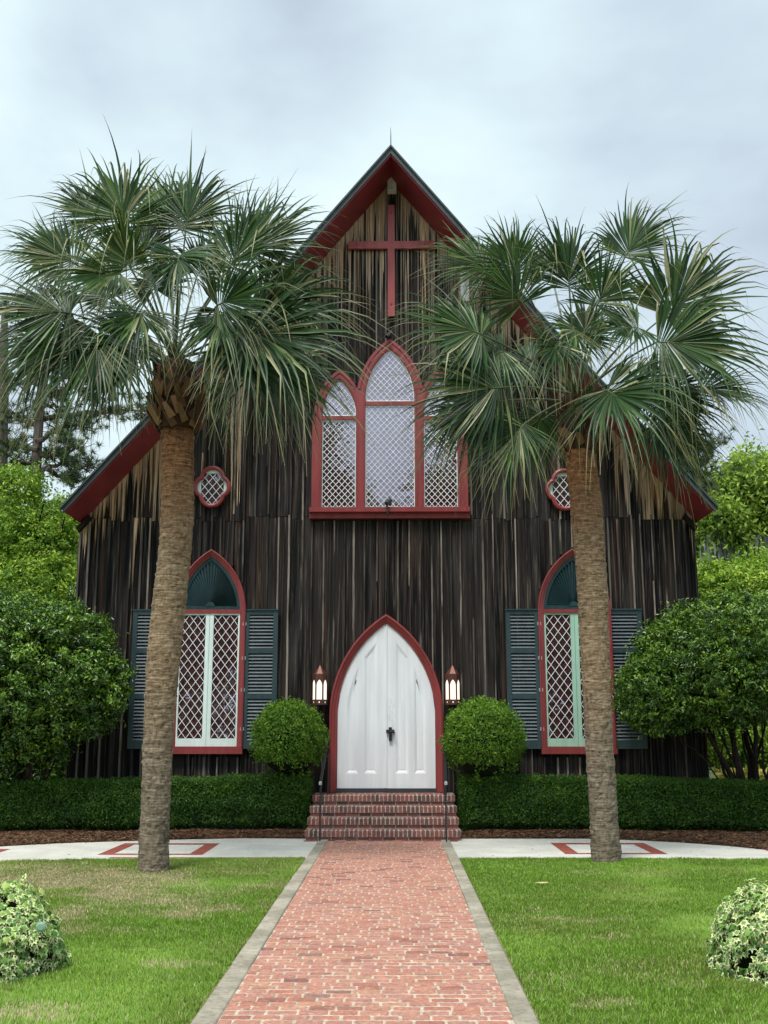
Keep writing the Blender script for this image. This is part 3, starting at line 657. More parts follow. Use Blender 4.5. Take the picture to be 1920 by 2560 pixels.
for a, zt in ((TW[0], XZ(847, 1047.5)[1]), (TW[1], XZ(975, 1011)[1]), (TW[2], XZ(1100, 1047.5)[1])):
    p = MB(); p.prism(a.grow(.01).path(14), D - .03, D - .01); p.build('glass_pane', 'glass', tw)
    bd = MB(); up = a.grow(0); up.z0 = zt + .037; bd.moulding([up.path(14), up.path(14), up.grow(-.025, -.025).path(14), up.grow(-.025, -.025).path(14)], [D - .03, D - .055, D - .055, D - .03])
    bd.box(a.xc - a.w, a.xc + a.w, D - .055, D - .032, zt + .037, zt + .062)
    for (za, zb__) in ((zb, zt - .037),):
        bd.box(a.xc - a.w, a.xc - a.w + .025, D - .055, D - .032, za, zb__); bd.box(a.xc + a.w - .025, a.xc + a.w, D - .055, D - .032, za, zb__)
        bd.box(a.xc - a.w + .026, a.xc + a.w - .026, D - .055, D - .032, za, za + .03); bd.box(a.xc - a.w + .026, a.xc + a.w - .026, D - .055, D - .032, zb__ - .025, zb__)
    bd.build('bead', 'whitish', tw)
    l_ = MB(); ar = a; lattice(l_, a.xc - a.w, a.xc + a.w, zb + .02, a.zs + a.r, lambda x, z: ar.inside(x, z) and abs(z - zt) > .05, .1145, .126, .0042, D - .048, (a.w, 0)); l_.build('lattice', 'white', tw)
# --- quatrefoils
for c, sd_ in QF:
    def contour(g):
        pts = []
        for k in range(72):
            a = 2 * math.pi * k / 72; ca, sa = math.cos(a), math.sin(a); r = .02
            while qf_inside(c[0] + ca * r, c[1] + sa * r, c, g): r += .004
            pts.append((c[0] + ca * r, c[1] + sa * r))
        return pts + [pts[0]]
    q = MB(); c_in, c_mid, c_out = contour(-.035), contour(0), contour(.035)
    q.moulding([c_in, c_in, c_mid, c_out, c_out], [D - .012, D - .10, D - .115, D - .10, D]); qo = q.build('quatrefoil_window', 'red', church)
    qo['label'] = 'red four lobed window with white lattice, ' + ('fully visible left of the big window' if sd_ == 'L' else 'half hidden by the right palm trunk')
    g = MB(); g.prism(contour(-.01)[:-1], D - .02, D - .005); g.build('glass_pane', 'glass', qo)
    for sx in (-1, 1):
        b = MB(); pl = []
        for k in range(9):
            z = c[1] + (-.14 + .28 * k / 8); r = math.sqrt(max(.165 ** 2 - (z - c[1]) ** 2, 0)); pl.append((c[0] + sx * (.12 + r), z))
        base = c[0] + sx * .215; b.prism([(base, c[1] - .14)] + [(p[0] if sx * (p[0] - base) > 0 else base, p[1]) for p in pl] + [(base, c[1] + .14)], D - .045, D - .02); b.build('sash_cheek', 'mint_pale', qo)
    tz = c[1] + .265; b = MB(); b.prism([(c[0] - .13, tz), (c[0] + .13, tz), (c[0] + .09, tz + .05), (c[0], tz + .07), (c[0] - .09, tz + .05)], D - .045, D - .02); b.build('sash_rail', 'mint_pale', qo)
    l_ = MB(); lattice(l_, c[0] - .215, c[0] + .215, c[1] - .37, c[1] + .265, lambda x, z: qf_inside(x, z, c, -.03), .147, .175, .005, D - .04, (.215, .03)); l_.build('lattice', 'white', qo)
# --- cross
YC = D - .1
cr = MB(); xa, z1_ = U(968.9, 512, YC); xb, _ = U(986.9, 512, YC); _, z0_ = U(977, 790, YC); ba, bz1 = U(871, 603, YC); bb, bz0 = U(1087, 620.5, YC)
xa, xb = U(969, 611, YC)[0], U(986.6, 611, YC)[0]
crs = MB(); crs.box(xa, xb, YC, YC + .065, z0_, z1_); cross = crs.build('cross', 'red_cross'); setp(cross, 'large plain red wooden cross fixed to the church gable above the big window', 'cross')
arm = MB(); arm.box(ba, xa - .001, YC, YC + .06, bz0, bz1); arm.box(xb + .001, bb, YC, YC + .06, bz0, bz1); arm.build('crossbar', 'red_cross', cross)
for (qx, qz) in (((xa + xb) / 2, z1_ - .17), ((xa + xb) / 2, z0_ + .26), (ba + .18, (bz0 + bz1) / 2), (bb - .2, (bz0 + bz1) / 2)):
    bl = MB(); bl.tube([(qx, YC - .012, qz), (qx, YC + .001, qz)], .022, 10); bl.build('bolt', 'red_dark', cross)
for qz in (z0_ + .5, z1_ - .5):
    sp = MB(); sp.box((xa + xb) / 2 - .03, (xa + xb) / 2 + .03, YC + .066, D - .01, qz - .04, qz + .04); sp.build('spacer', 'iron', cross)
# small floodlights by the big window
sp = MB(); fx, fz = XZ(969, 1272); fz = zb; sp.tube([(fx, D - .22, fz - .15), (fx, D - .22, fz + .02), (fx, D - .24, fz + .06)], .014, 8); sp.tube([(fx - .03, D - .25, fz + .05), (fx + .05, D - .16, fz + .13)], [.035, .05], 10); sp.tube([(fx, D - .22, fz - .12), (fx, D - .005, fz - .12)], .014, 6)
setp(sp.build('floodlight', 'iron'), 'small black floodlight on the sill of the big triple window', 'floodlight')
sp = MB(); fx, fz = XZ(975, 848); sp.tube([(fx, D - .005, fz + .02), (fx, D - .16, fz + .05)], .016, 8); sp.tube([(fx - .06, D - .2, fz - .03), (fx + .04, D - .14, fz + .1)], [.05, .035], 10)
setp(sp.build('floodlight', 'iron'), 'small dark floodlight on the boards just over the big window apex', 'floodlight')
# --- wall lanterns
def lantern(cx, lab):
    cy = D - .17; zb0, zt0 = U(800, 1762, cy)[1], U(800, 1686, cy)[1]; za0 = U(800, 1664, cy)[1]; r = .135
    hexp = lambda rr, z: [(cx + rr * math.cos(math.pi / 3 * k + math.pi / 6 + math.pi / 6), cy + rr * math.sin(math.pi / 3 * k + math.pi / 3), z) for k in range(6)]
    rt = empty('wall_lantern', (cx, D, zb0)); setp(rt, lab, 'lantern', 'lit copper lanterns either side of the door')
    HB = zt0 - zb0; body = MB(); bot, top = hexp(r, zb0), hexp(r, zt0)
    gl = MB(); i_b, i_t = hexp(r - .012, zb0 + .01), hexp(r - .012, zt0 - .01)
    for k in range(6):
        a, b = Vector(bot[k]), Vector(bot[(k + 1) % 6]); u = (b - a); L = u.length; u = u.normalized(); nrm = Vector((u.y, -u.x, 0)).normalized()
        fw = L; A_ = Arch(fw / 2, fw * .36, HB * .17, HB * .62, HB * .2)
        hole = A_.path(6)[::-1]; s4 = .013
        dia = [(fw / 2, HB * .085 - s4 * 1.3), (fw / 2 + s4, HB * .085), (fw / 2, HB * .085 + s4 * 1.3), (fw / 2 - s4, HB * .085)][::-1]
        loops = [[(0, 0), (fw, 0), (fw, HB), (0, HB)], hole, dia]; tris = tessellate_polygon([[Vector((p[0], p[1], 0)) for p in l] for l in loops]); flat = [p for l in loops for p in l]
        body.add([a + u * p[0] + Vector((0, 0, p[1])) for p in flat], [tuple(t) for t in tris])
    body.add(bot, [(0, 1, 2, 3, 4, 5)])
    o = body.build('lantern_body', 'copper', rt)
    cap = MB(); tp = (cx, cy, za0 + .02); tr = hexp(r * .92, zt0 + .0); tru = hexp(.012, za0)
    cap.add(tr + tru, [(k, (k + 1) % 6, 6 + (k + 1) % 6, 6 + k) for k in range(6)] + [tuple(range(6, 12))]); cap.tube([(cx, cy, za0), (cx, cy, za0 + .1)], [.006, .002], 5); cap.build('lantern_cap', 'copper', rt)
    # lit front facet of the cap
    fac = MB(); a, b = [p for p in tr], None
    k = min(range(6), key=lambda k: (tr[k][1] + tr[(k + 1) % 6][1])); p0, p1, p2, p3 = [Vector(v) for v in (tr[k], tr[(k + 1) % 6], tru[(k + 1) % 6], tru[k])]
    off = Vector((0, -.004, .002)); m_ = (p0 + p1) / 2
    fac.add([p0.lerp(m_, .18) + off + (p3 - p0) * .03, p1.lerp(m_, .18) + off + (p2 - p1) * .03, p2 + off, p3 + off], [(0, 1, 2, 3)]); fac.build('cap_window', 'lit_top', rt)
    gl.add(i_b + i_t, [(k, (k + 1) % 6, 6 + (k + 1) % 6, 6 + k) for k in range(6)]); gl.build('lantern_glass', 'lit', rt)
    b = MB(); b.box(cx - .02, cx + .02, cy + r * .86, D - .005, zb0 + HB * .3, zb0 + HB * .36); b.box(cx - .05, cx + .05, D - .04, D - .02, zb0 + HB * .1, zb0 + HB * .8); b.build('bracket', 'copper', rt)
lantern(U(799.5, 1720, D - .17)[0], 'lit copper lantern on the wall left of the white door'); lantern(U(1131.5, 1720, D - .17)[0], 'lit copper lantern on the wall right of the white door')
# ================================================================ STEPS
YS0 = 17.95; TR = .33; RI = .164; NST = 4; SX0, SX1 = -1.475, 1.045
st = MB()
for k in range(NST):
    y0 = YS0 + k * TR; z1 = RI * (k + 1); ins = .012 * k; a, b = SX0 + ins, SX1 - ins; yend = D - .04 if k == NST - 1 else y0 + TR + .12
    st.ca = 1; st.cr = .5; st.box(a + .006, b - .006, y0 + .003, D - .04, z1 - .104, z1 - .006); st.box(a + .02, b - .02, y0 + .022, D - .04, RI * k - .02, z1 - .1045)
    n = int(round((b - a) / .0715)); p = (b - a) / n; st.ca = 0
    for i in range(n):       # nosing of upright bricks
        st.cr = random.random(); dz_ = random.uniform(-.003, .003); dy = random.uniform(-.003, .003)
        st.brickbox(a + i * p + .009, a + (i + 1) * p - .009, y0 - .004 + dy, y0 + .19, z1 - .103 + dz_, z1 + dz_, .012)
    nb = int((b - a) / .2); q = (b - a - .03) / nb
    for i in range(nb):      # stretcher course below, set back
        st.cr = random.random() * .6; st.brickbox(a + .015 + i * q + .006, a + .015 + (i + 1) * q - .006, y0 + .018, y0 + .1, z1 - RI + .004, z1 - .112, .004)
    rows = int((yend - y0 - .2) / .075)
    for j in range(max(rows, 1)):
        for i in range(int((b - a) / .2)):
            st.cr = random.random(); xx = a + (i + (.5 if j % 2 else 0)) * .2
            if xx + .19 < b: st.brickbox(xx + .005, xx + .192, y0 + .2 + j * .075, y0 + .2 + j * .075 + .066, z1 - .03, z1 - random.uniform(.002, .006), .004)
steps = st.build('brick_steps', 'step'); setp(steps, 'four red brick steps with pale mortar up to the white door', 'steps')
# row of header bricks at the foot
# ================================================================ HANDRAILS
def rail(px_f, py_f, px_r, lab, sg):
    bx, by = G(px_f, py_f); rt = empty('handrail', (bx, by, 0)); setp(rt, lab, 'handrail', 'black iron handrails flanking the steps')
    zt = U(px_f, 1957, by)[1]; rx = U(px_r, 1985, D - .75)[0]; ry = D - .75; rz = RI * 4; xw = U(px_r + 0, 1850, D - .15)[0]
    zr_end = U(px_r, 1851, D - .15)[1]
    def twist(x, y, z0, z1, name):
        t = MB(); n = 60; vs = []
        for i in range(n + 1):
            z = z0 + (z1 - z0) * i / n; f_ = (z - z0) / (z1 - z0); a = 0 if f_ < .15 or f_ > .85 else (f_ - .15) / .7 * math.pi * 7
            for k in range(4): aa = a + math.pi / 4 + k * math.pi / 2; vs.append((x + .0175 * math.cos(aa), y + .0175 * math.sin(aa), z))
        t.add(vs, [(i * 4 + k, i * 4 + (k + 1) % 4, (i + 1) * 4 + (k + 1) % 4, (i + 1) * 4 + k) for i in range(n) for k in range(4)]); t.build(name, 'iron', rt)
    twist(bx, by, 0, zt - .02, 'post')
    fr_ = (ry - by) / (D - .15 - by); zr = zt + (zr_end - zt) * fr_
    twist(rx, ry, rz, zr - .01, 'post')
    m = MB(); w_ = .021
    p0, p1 = Vector((bx, by - .03, zt)), Vector((xw, D - .16, zr_end)); m.hexa([p0 + Vector((-w_, 0, -.012)), p0 + Vector((w_, 0, -.012)), p1 + Vector((w_, 0, -.012)), p1 + Vector((-w_, 0, -.012))], [p0 + Vector((-w_, 0, .008)), p0 + Vector((w_, 0, .008)), p1 + Vector((w_, 0, .008)), p1 + Vector((-w_, 0, .008))])
    m.tube([p1, p1 + Vector((sg * .04, .02, .025)), p1 + Vector((sg * .09, .10, .03))], .014, 6)
    m.build('rail', 'iron', rt)
    c = MB(); c.tube([(bx, by - .03, zt - .03), (bx, by - .03, zt + .012), (bx, by - .03, zt + .024)], [.026, .027, .014], 12); c.build('end_cap', 'steel', rt)
rail(799.7, 2106, 818.7, 'black iron handrail with twisted posts on the left side of the brick steps', 1)
rail(1116.2, 2107, 1110.5, 'black iron handrail with twisted posts on the right side of the brick steps', -1)
# ================================================================ GROUND
def sheet(name, poly, z, mat, kind='structure', thick=0):
    m = MB(); tris = tessellate_polygon([[Vector((p[0], p[1], 0)) for p in poly]]); n = len(poly)
    m.add([(p[0], p[1], z) for p in poly], [tuple(t) for t in tris])
    if thick: m.add([(p[0], p[1], z) for p in poly] + [(p[0], p[1], z - thick) for p in poly], [(i, (i + 1) % n, (i + 1) % n + n, i + n) for i in range(n)])
    return setp(m.build(name, mat), kind=kind)
sheet('ground', [(-400, -400), (400, -400), (400, 600), (-400, 600)], -.03, 'ground')
PX0, PX1 = -1.09, .716
backL = [G(762, 2097), G(603, 2096), G(422, 2100), G(169, 2108), G(0, 2117), (-7.6, 16.2), (-9.5, 15.2)]
backR = [G(1155, 2097), G(1462, 2097), G(1583, 2101), G(1704, 2107), G(1824, 2116), G(1920, 2126), (7.6, 16.2), (9.3, 15.1)]
frontL = [(-1.245, 15.5), G(301, 2152), (-5.4, 15.1), (-7.4, 14.4), (-9.3, 13.4)]; frontR = [(.86, 15.5), (3.5, 15.5), (5.2, 15.42), (7.2, 14.7), (9.1, 13.6)]
sheet('concrete_walk', [(-1.245, YS0 + .25)] + backL + frontL[::-1], .004, 'concrete'); sheet('concrete_walk', [(.86, YS0 + .25)] + backR + frontR[::-1], .004, 'concrete')
sheet('lawn', [(-1.25, -4), (-30, -4), (-30, 12)] + frontL[::-1], -.004, 'lawn'); sheet('lawn', [(.865, -4), (30, -4), (30, 12)] + frontR[::-1], -.004, 'lawn')
# brick path
bp = MB(); bp.ca = 1; bp.add([(PX0, -3, .0070), (PX1, -3, .0070), (PX1, YS0 + .1, .0070), (PX0, YS0 + .1, .0070)], [(0, 1, 2, 3)]); bp.ca = 0
y = -3.0; row = 0; BW, BL_ = .1115, .187
while y < YS0 - .02:
    hgt = BW * random.uniform(.95, 1.05); xx = PX0 - (BL_ / 2 if row % 2 else 0) + random.uniform(-.02, .02); wav = random.uniform(-.003, .003)
    while xx < PX1:
        L = BL_ * random.uniform(.92, 1.08); a, b = max(xx + .008, PX0 + .002), min(xx + L - .008, PX1 - .002)
        if b - a > .03:
            bp.cr = min(1, max(0, random.gauss(.45, .21))); g = random.uniform(.008, .017); z1 = random.uniform(.0085, .0145); ty = random.uniform(-.004, .004)
            c = .009; x0_, x1_, y0_, y1_ = a, b, y + g + wav + ty, y + hgt - g * .6 + wav + ty
            j = lambda: random.uniform(-.003, .003)
            bp.add([(x0_, y0_, -.004), (x1_, y0_, -.004), (x1_, y1_, -.004), (x0_, y1_, -.004),
                    (x0_ + c + j(), y0_ + j(), z1 - .003), (x1_ - c + j(), y0_ + j(), z1 - .003), (x1_ + j(), y0_ + c, z1 - .003), (x1_ + j(), y1_ - c, z1 - .003), (x1_ - c + j(), y1_ + j(), z1 - .003), (x0_ + c + j(), y1_ + j(), z1 - .003), (x0_ + j(), y1_ - c, z1 - .003), (x0_ + j(), y0_ + c, z1 - .003),
                    (x0_ + c * 1.3, y0_ + c * .8, z1), (x1_ - c * 1.3, y0_ + c * .8, z1), (x1_ - c * 1.3, y1_ - c * .8, z1), (x0_ + c * 1.3, y1_ - c * .8, z1)],
                   [(0, 1, 5, 4), (1, 6, 5), (1, 2, 7, 6), (2, 8, 7), (2, 3, 9, 8), (3, 10, 9), (3, 0, 11, 10), (0, 4, 11),
                    (4, 5, 13, 12), (5, 6, 13), (6, 7, 14, 13), (7, 8, 14), (8, 9, 15, 14), (9, 10, 15), (10, 11, 12, 15), (11, 4, 12), (12, 13, 14, 15)])
        xx += L
    y += hgt; row += 1
setp(bp.build('brick_path', 'path'), kind='structure')
for x0, x1 in ((-1.245, PX0 - .001), (PX1 + .001, .86)):
    cb = MB(); y = -3.0
    while y < YS0 - .0:
        L = random.uniform(2.3, 3.1); e = min(y + L, YS0 + .02); nn = 6; dx = random.uniform(-.006, .006); zt = .022 + random.uniform(-.004, .004)
        cb.brickbox(x0 + dx * .5, x1, y + .004, e - .004, -.02, zt, .008); y = e
    setp(cb.build('path_curb', 'curb'), kind='structure')
# brick inlays in the concrete
def inlay(x0, x1, y0, y1, bw=.2):
    m = MB(); m.ca = 1; z = .0075
    def band(a, b, c, d_):
        m.ca = 0
        vert = (d_ - c) > (b - a); n = int(((d_ - c) if vert else (b - a)) / .1)
        for i in range(n):
            m.cr = random.random(); p = ((d_ - c) if vert else (b - a)) / n
            if vert: m.add([(a, c + i * p + .003, z), (b, c + i * p + .003, z), (b, c + (i + 1) * p - .003, z), (a, c + (i + 1) * p - .003, z)], [(0, 1, 2, 3)])
            else: m.add([(a + i * p + .003, c, z), (a + (i + 1) * p - .003, c, z), (a + (i + 1) * p - .003, d_, z), (a + i * p + .003, d_, z)], [(0, 1, 2, 3)])
    band(x0, x0 + bw, y0, y1); band(x1 - bw, x1, y0, y1); band(x0 + bw, x1 - bw, y0, y0 + bw * .7); band(x0 + bw, x1 - bw, y1 - bw, y1)
    return setp(m.build('path_inlay', 'inlay'), kind='structure')
inlay(-4.25, -2.76, 15.92, 17.5); inlay(2.42, 3.88, 16.08, 17.62); inlay(-7.3, -5.75, 15.2, 16.65); inlay(5.45, 7.0, 15.45, 16.9)
m = MB()
for i in range(26):
    m.cr = random.random(); a = -1.26 - i * .105; m.add([(a, 15.5, .007), (a - .1, 15.5, .007), (a - .1, 15.62, .007), (a, 15.62, .007)], [(0, 1, 2, 3)])
setp(m.build('path_inlay', 'inlay'), kind='structure')
m = MB()
for i in range(13):
    m.cr = random.random(); a = SX0 + .0 + i * .19; m.ca = 0; m.brickbox(a, a + .18, YS0 - .13, YS0 - .03, .0, .012, .003)
setp(m.build('path_inlay', 'step'), kind='structure')
# soil in the beds
sheet('bed_soil', [(SX0, YS0 + .24), (SX0, D + .3), (-14, D + .3), (-14, 14.5)] + backL[::-1][0:0] + [(-9.4, 15.3)] + backL[::-1][1:], .0005, 'soil')
sheet('bed_soil', [(SX1, YS0 + .24), (SX1, D + .3), (14, D + .3), (14, 14.5), (9.2, 15.2)] + backR[::-1][1:], .0005, 'soil')

# ================================================================ PLANT HELPERS
def unit(v): v = np.asarray(v, float); return v / (np.linalg.norm(v, axis=-1, keepdims=True) + 1e-9)
def rdir(n): return unit(RNG.normal(size=(n, 3)))
def vnoise(x, y, sc, seed=0):
    g = np.random.default_rng(seed).random((256, 256)); X = x * sc + 1000.3; Y = y * sc + 1000.7
    xi = np.floor(X).astype(int); yi = np.floor(Y).astype(int); fx = X - xi; fy = Y - yi; fx = fx * fx * (3 - 2 * fx); fy = fy * fy * (3 - 2 * fy)
    q = lambda a, b: g[a % 256, b % 256]
    return (q(xi, yi) * (1 - fx) + q(xi + 1, yi) * fx) * (1 - fy) + (q(xi, yi + 1) * (1 - fx) + q(xi + 1, yi + 1) * fx) * fy
def fbm(x, y, sc, seed=0): return (vnoise(x, y, sc, seed) + .5 * vnoise(x, y, sc * 2.1, seed + 1) + .25 * vnoise(x, y, sc * 4.3, seed + 2)) / 1.75
def leaves(name, P, N, size, mat, parent=None, rnd=None, aspect=.45, fold=.18, jit=.7):
    """folded pointed leaves: base, two sides, tip"""
    n = len(P); size = np.broadcast_to(size, (n,)) * RNG.uniform(.7, 1.3, n); N = unit(N + RNG.normal(size=(n, 3)) * jit)
    T = unit(np.cross(N, rdir(n))); B = np.cross(N, T); s = size[:, None]
    a = P - T * s * .5; b = P + T * s * .5; k = P - T * s * .05 + N * s * fold
    l = k + B * s * aspect * .5; r = k - B * s * aspect * .5
    V = np.stack([a, l, b, r], 1).reshape(-1, 3); i = np.arange(n)[:, None] * 4
    Fc = np.concatenate([i + np.array([[0, 1, 2]]), i + np.array([[0, 2, 3]])], 0)
    if rnd is None: rnd = RNG.random(n)
    return fast(name, V, Fc, mat, parent, rnd=np.repeat(np.clip(rnd, 0, 1), 4))
def lumps(ells, nl, rho, per, inner=.25):
    """leaf positions on many small lumps spread over ellipsoid shells: P, N, tone"""
    P = []; N = []; Tn = []; wts = np.array([e[2] if len(e) > 2 else 1 for e in ells], float); wts /= wts.sum()
    for (e, wt) in zip(ells, wts):
        c, r = np.array(e[0], float), np.array(e[1], float); m = max(1, int(nl * wt)); u = rdir(m)
        rad = 1 - np.abs(RNG.normal(size=m)) * inner; rad = np.clip(rad, .15, 1.0)
        C = c + u * r * rad[:, None]; rh = rho * RNG.uniform(.6, 1.35, m); tone = RNG.normal(0, .13, m)
        k = np.repeat(np.arange(m), per); d = unit(rdir(len(k)) + u[k] * .45 + np.array([0, 0, .2])); rr = rh[k] * RNG.uniform(.2, 1.0, len(k)) ** .7 * 1.25; ax_ = unit(rdir(m) + u * .8)[k]; st_ = RNG.normal(0, .75, len(k))[:, None] * rh[k][:, None]
        P.append(C[k] + d * rr[:, None] * np.array([1, 1, .7]) + ax_ * st_); N.append(unit(d * .7 + u[k] * .45 + np.array([0, 0, .35]))); Tn.append(tone[k] + .35 * d[:, 2] * .5)
    return np.concatenate(P), np.concatenate(N), np.concatenate(Tn)
def tones(T, base=.42, sp=.16): return np.clip(base + T + RNG.normal(0, sp, len(T)), 0, 1)
def branch(mb, p0, p1, r0, r1, sag=.0, n=7, wob=.04, sides=7):
    p0, p1 = Vector(p0), Vector(p1); L = (p1 - p0).length; pts = []; rad = []; off = Vector((0, 0, 0))
    for i in range(n + 1):
        t = i / n; off += Vector((random.gauss(0, 1), random.gauss(0, 1), random.gauss(0, 1))) * wob * L / n
        pts.append(p0.lerp(p1, t) + off * (1 if 0 < i else 0) + Vector((0, 0, sag * L * math.sin(math.pi * t)))); rad.append(r0 + (r1 - r0) * t)
    mb.tube(pts, rad, sides); return pts
# ================================================================ PALMS
FT = np.array([0, .14, .26, .38, .52, .66, .8, .91, 1.0])
def frond_mesh(hub, a, nrm, L, nseg=54, spread=R_(150), droop=.2, fold=.15, pale=.05, broken=.1):
    a = unit(a); nrm = unit(nrm - a * np.dot(nrm, a)); s = np.cross(a, nrm)
    ph = np.linspace(-spread, spread, nseg) + RNG.normal(0, R_(1.3), nseg); dph = 2 * spread / nseg
    Li = L * (1 - .30 * (np.abs(ph) / spread) ** 1.6) * RNG.uniform(.88, 1.08, nseg)
    d = np.cos(ph)[:, None] * a + np.sin(ph)[:, None] * s * math.cos(fold) + np.abs(np.sin(ph))[:, None] * nrm * math.sin(fold)
    d = unit(d + RNG.normal(0, .012, (nseg, 3))); org = hub + a * (np.maximum(np.cos(ph), 0) * .14 * L)[:, None]
    t = FT[None, :, None]; g = (droop * RNG.uniform(.5, 1.6, nseg))[:, None]
    P = org[:, None] + d[:, None] * (Li[:, None, None] * t)
    ex = np.clip((FT - .3) / .7, 0, 1)[None, :] ** 2
    down = np.array([0, 0, -1.0]); P = P + down * (Li[:, None] * g * ex)[:, :, None] - nrm * (Li[:, None] * .10 * FT[None, :] ** 2)[:, :, None]
    P += RNG.normal(0, 1, (nseg, 1, 3)) * (Li[:, None] * .10 * ex)[:, :, None]; tipx = np.clip((FT - .68) / .32, 0, 1)[None, :] ** 1.6; P += down * (Li[:, None] * RNG.uniform(.02, .30, nseg)[:, None] * tipx)[:, :, None]
    bk = RNG.random(nseg) < broken
    for i in np.where(bk)[0]:      # snapped ribbons hang straight down
        j = RNG.integers(4, 7); seg = Li[i] * np.diff(FT)[j - 1:]; q = P[i, j - 1].copy(); dd = unit(d[i] * .35 + down * RNG.uniform(.5, 1.3) + RNG.normal(0, .15, 3))
        for m_, l_ in enumerate(seg): q = q + dd * l_; P[i, j + m_] = q; dd = unit(dd + down * .35)
    wf = np.where(FT <= .38, FT * 1.35, .38 * (1 - np.clip((FT - .38) / .62, 0, 1) ** 1.05)) * math.tan(dph / 2) * 1.6
    wf[0] = .004; W = Li[:, None] * np.maximum(wf, .0012)[None, :]
    sv = unit(np.cross(nrm, d)); sv = unit(sv + nrm * RNG.normal(0, .22, nseg)[:, None])
    Lf = P + sv[:, None] * W[:, :, None]; Rt = P - sv[:, None] * W[:, :, None]; Md = P - nrm * (W * .55)[:, :, None]
    V = np.stack([Lf, Md, Rt], 2)                       # seg, t, 3, xyz
    nt = len(FT); base = (np.arange(nseg) * nt * 3)[:, None, None] + (np.arange(nt - 1) * 3)[None, :, None]
    q1 = base + np.array([0, 1, 4, 3]); q2 = base + np.array([1, 2, 5, 4]); Fc = np.concatenate([q1.reshape(-1, 4), q2.reshape(-1, 4)])
    r = np.clip(RNG.normal(RNG.uniform(.26, .46), .13, nseg), 0, .74); pl = (RNG.random(nseg) < pale) | (bk & (RNG.random(nseg) < .6)); r[pl] = RNG.uniform(.8, 1.0, pl.sum())
    ax = np.broadcast_to(FT, (nseg, nt)) * RNG.uniform(.8, 1.05, nseg)[:, None]
    return V.reshape(-1, 3), Fc, np.repeat(r, nt * 3), np.repeat(ax.reshape(-1), 3)
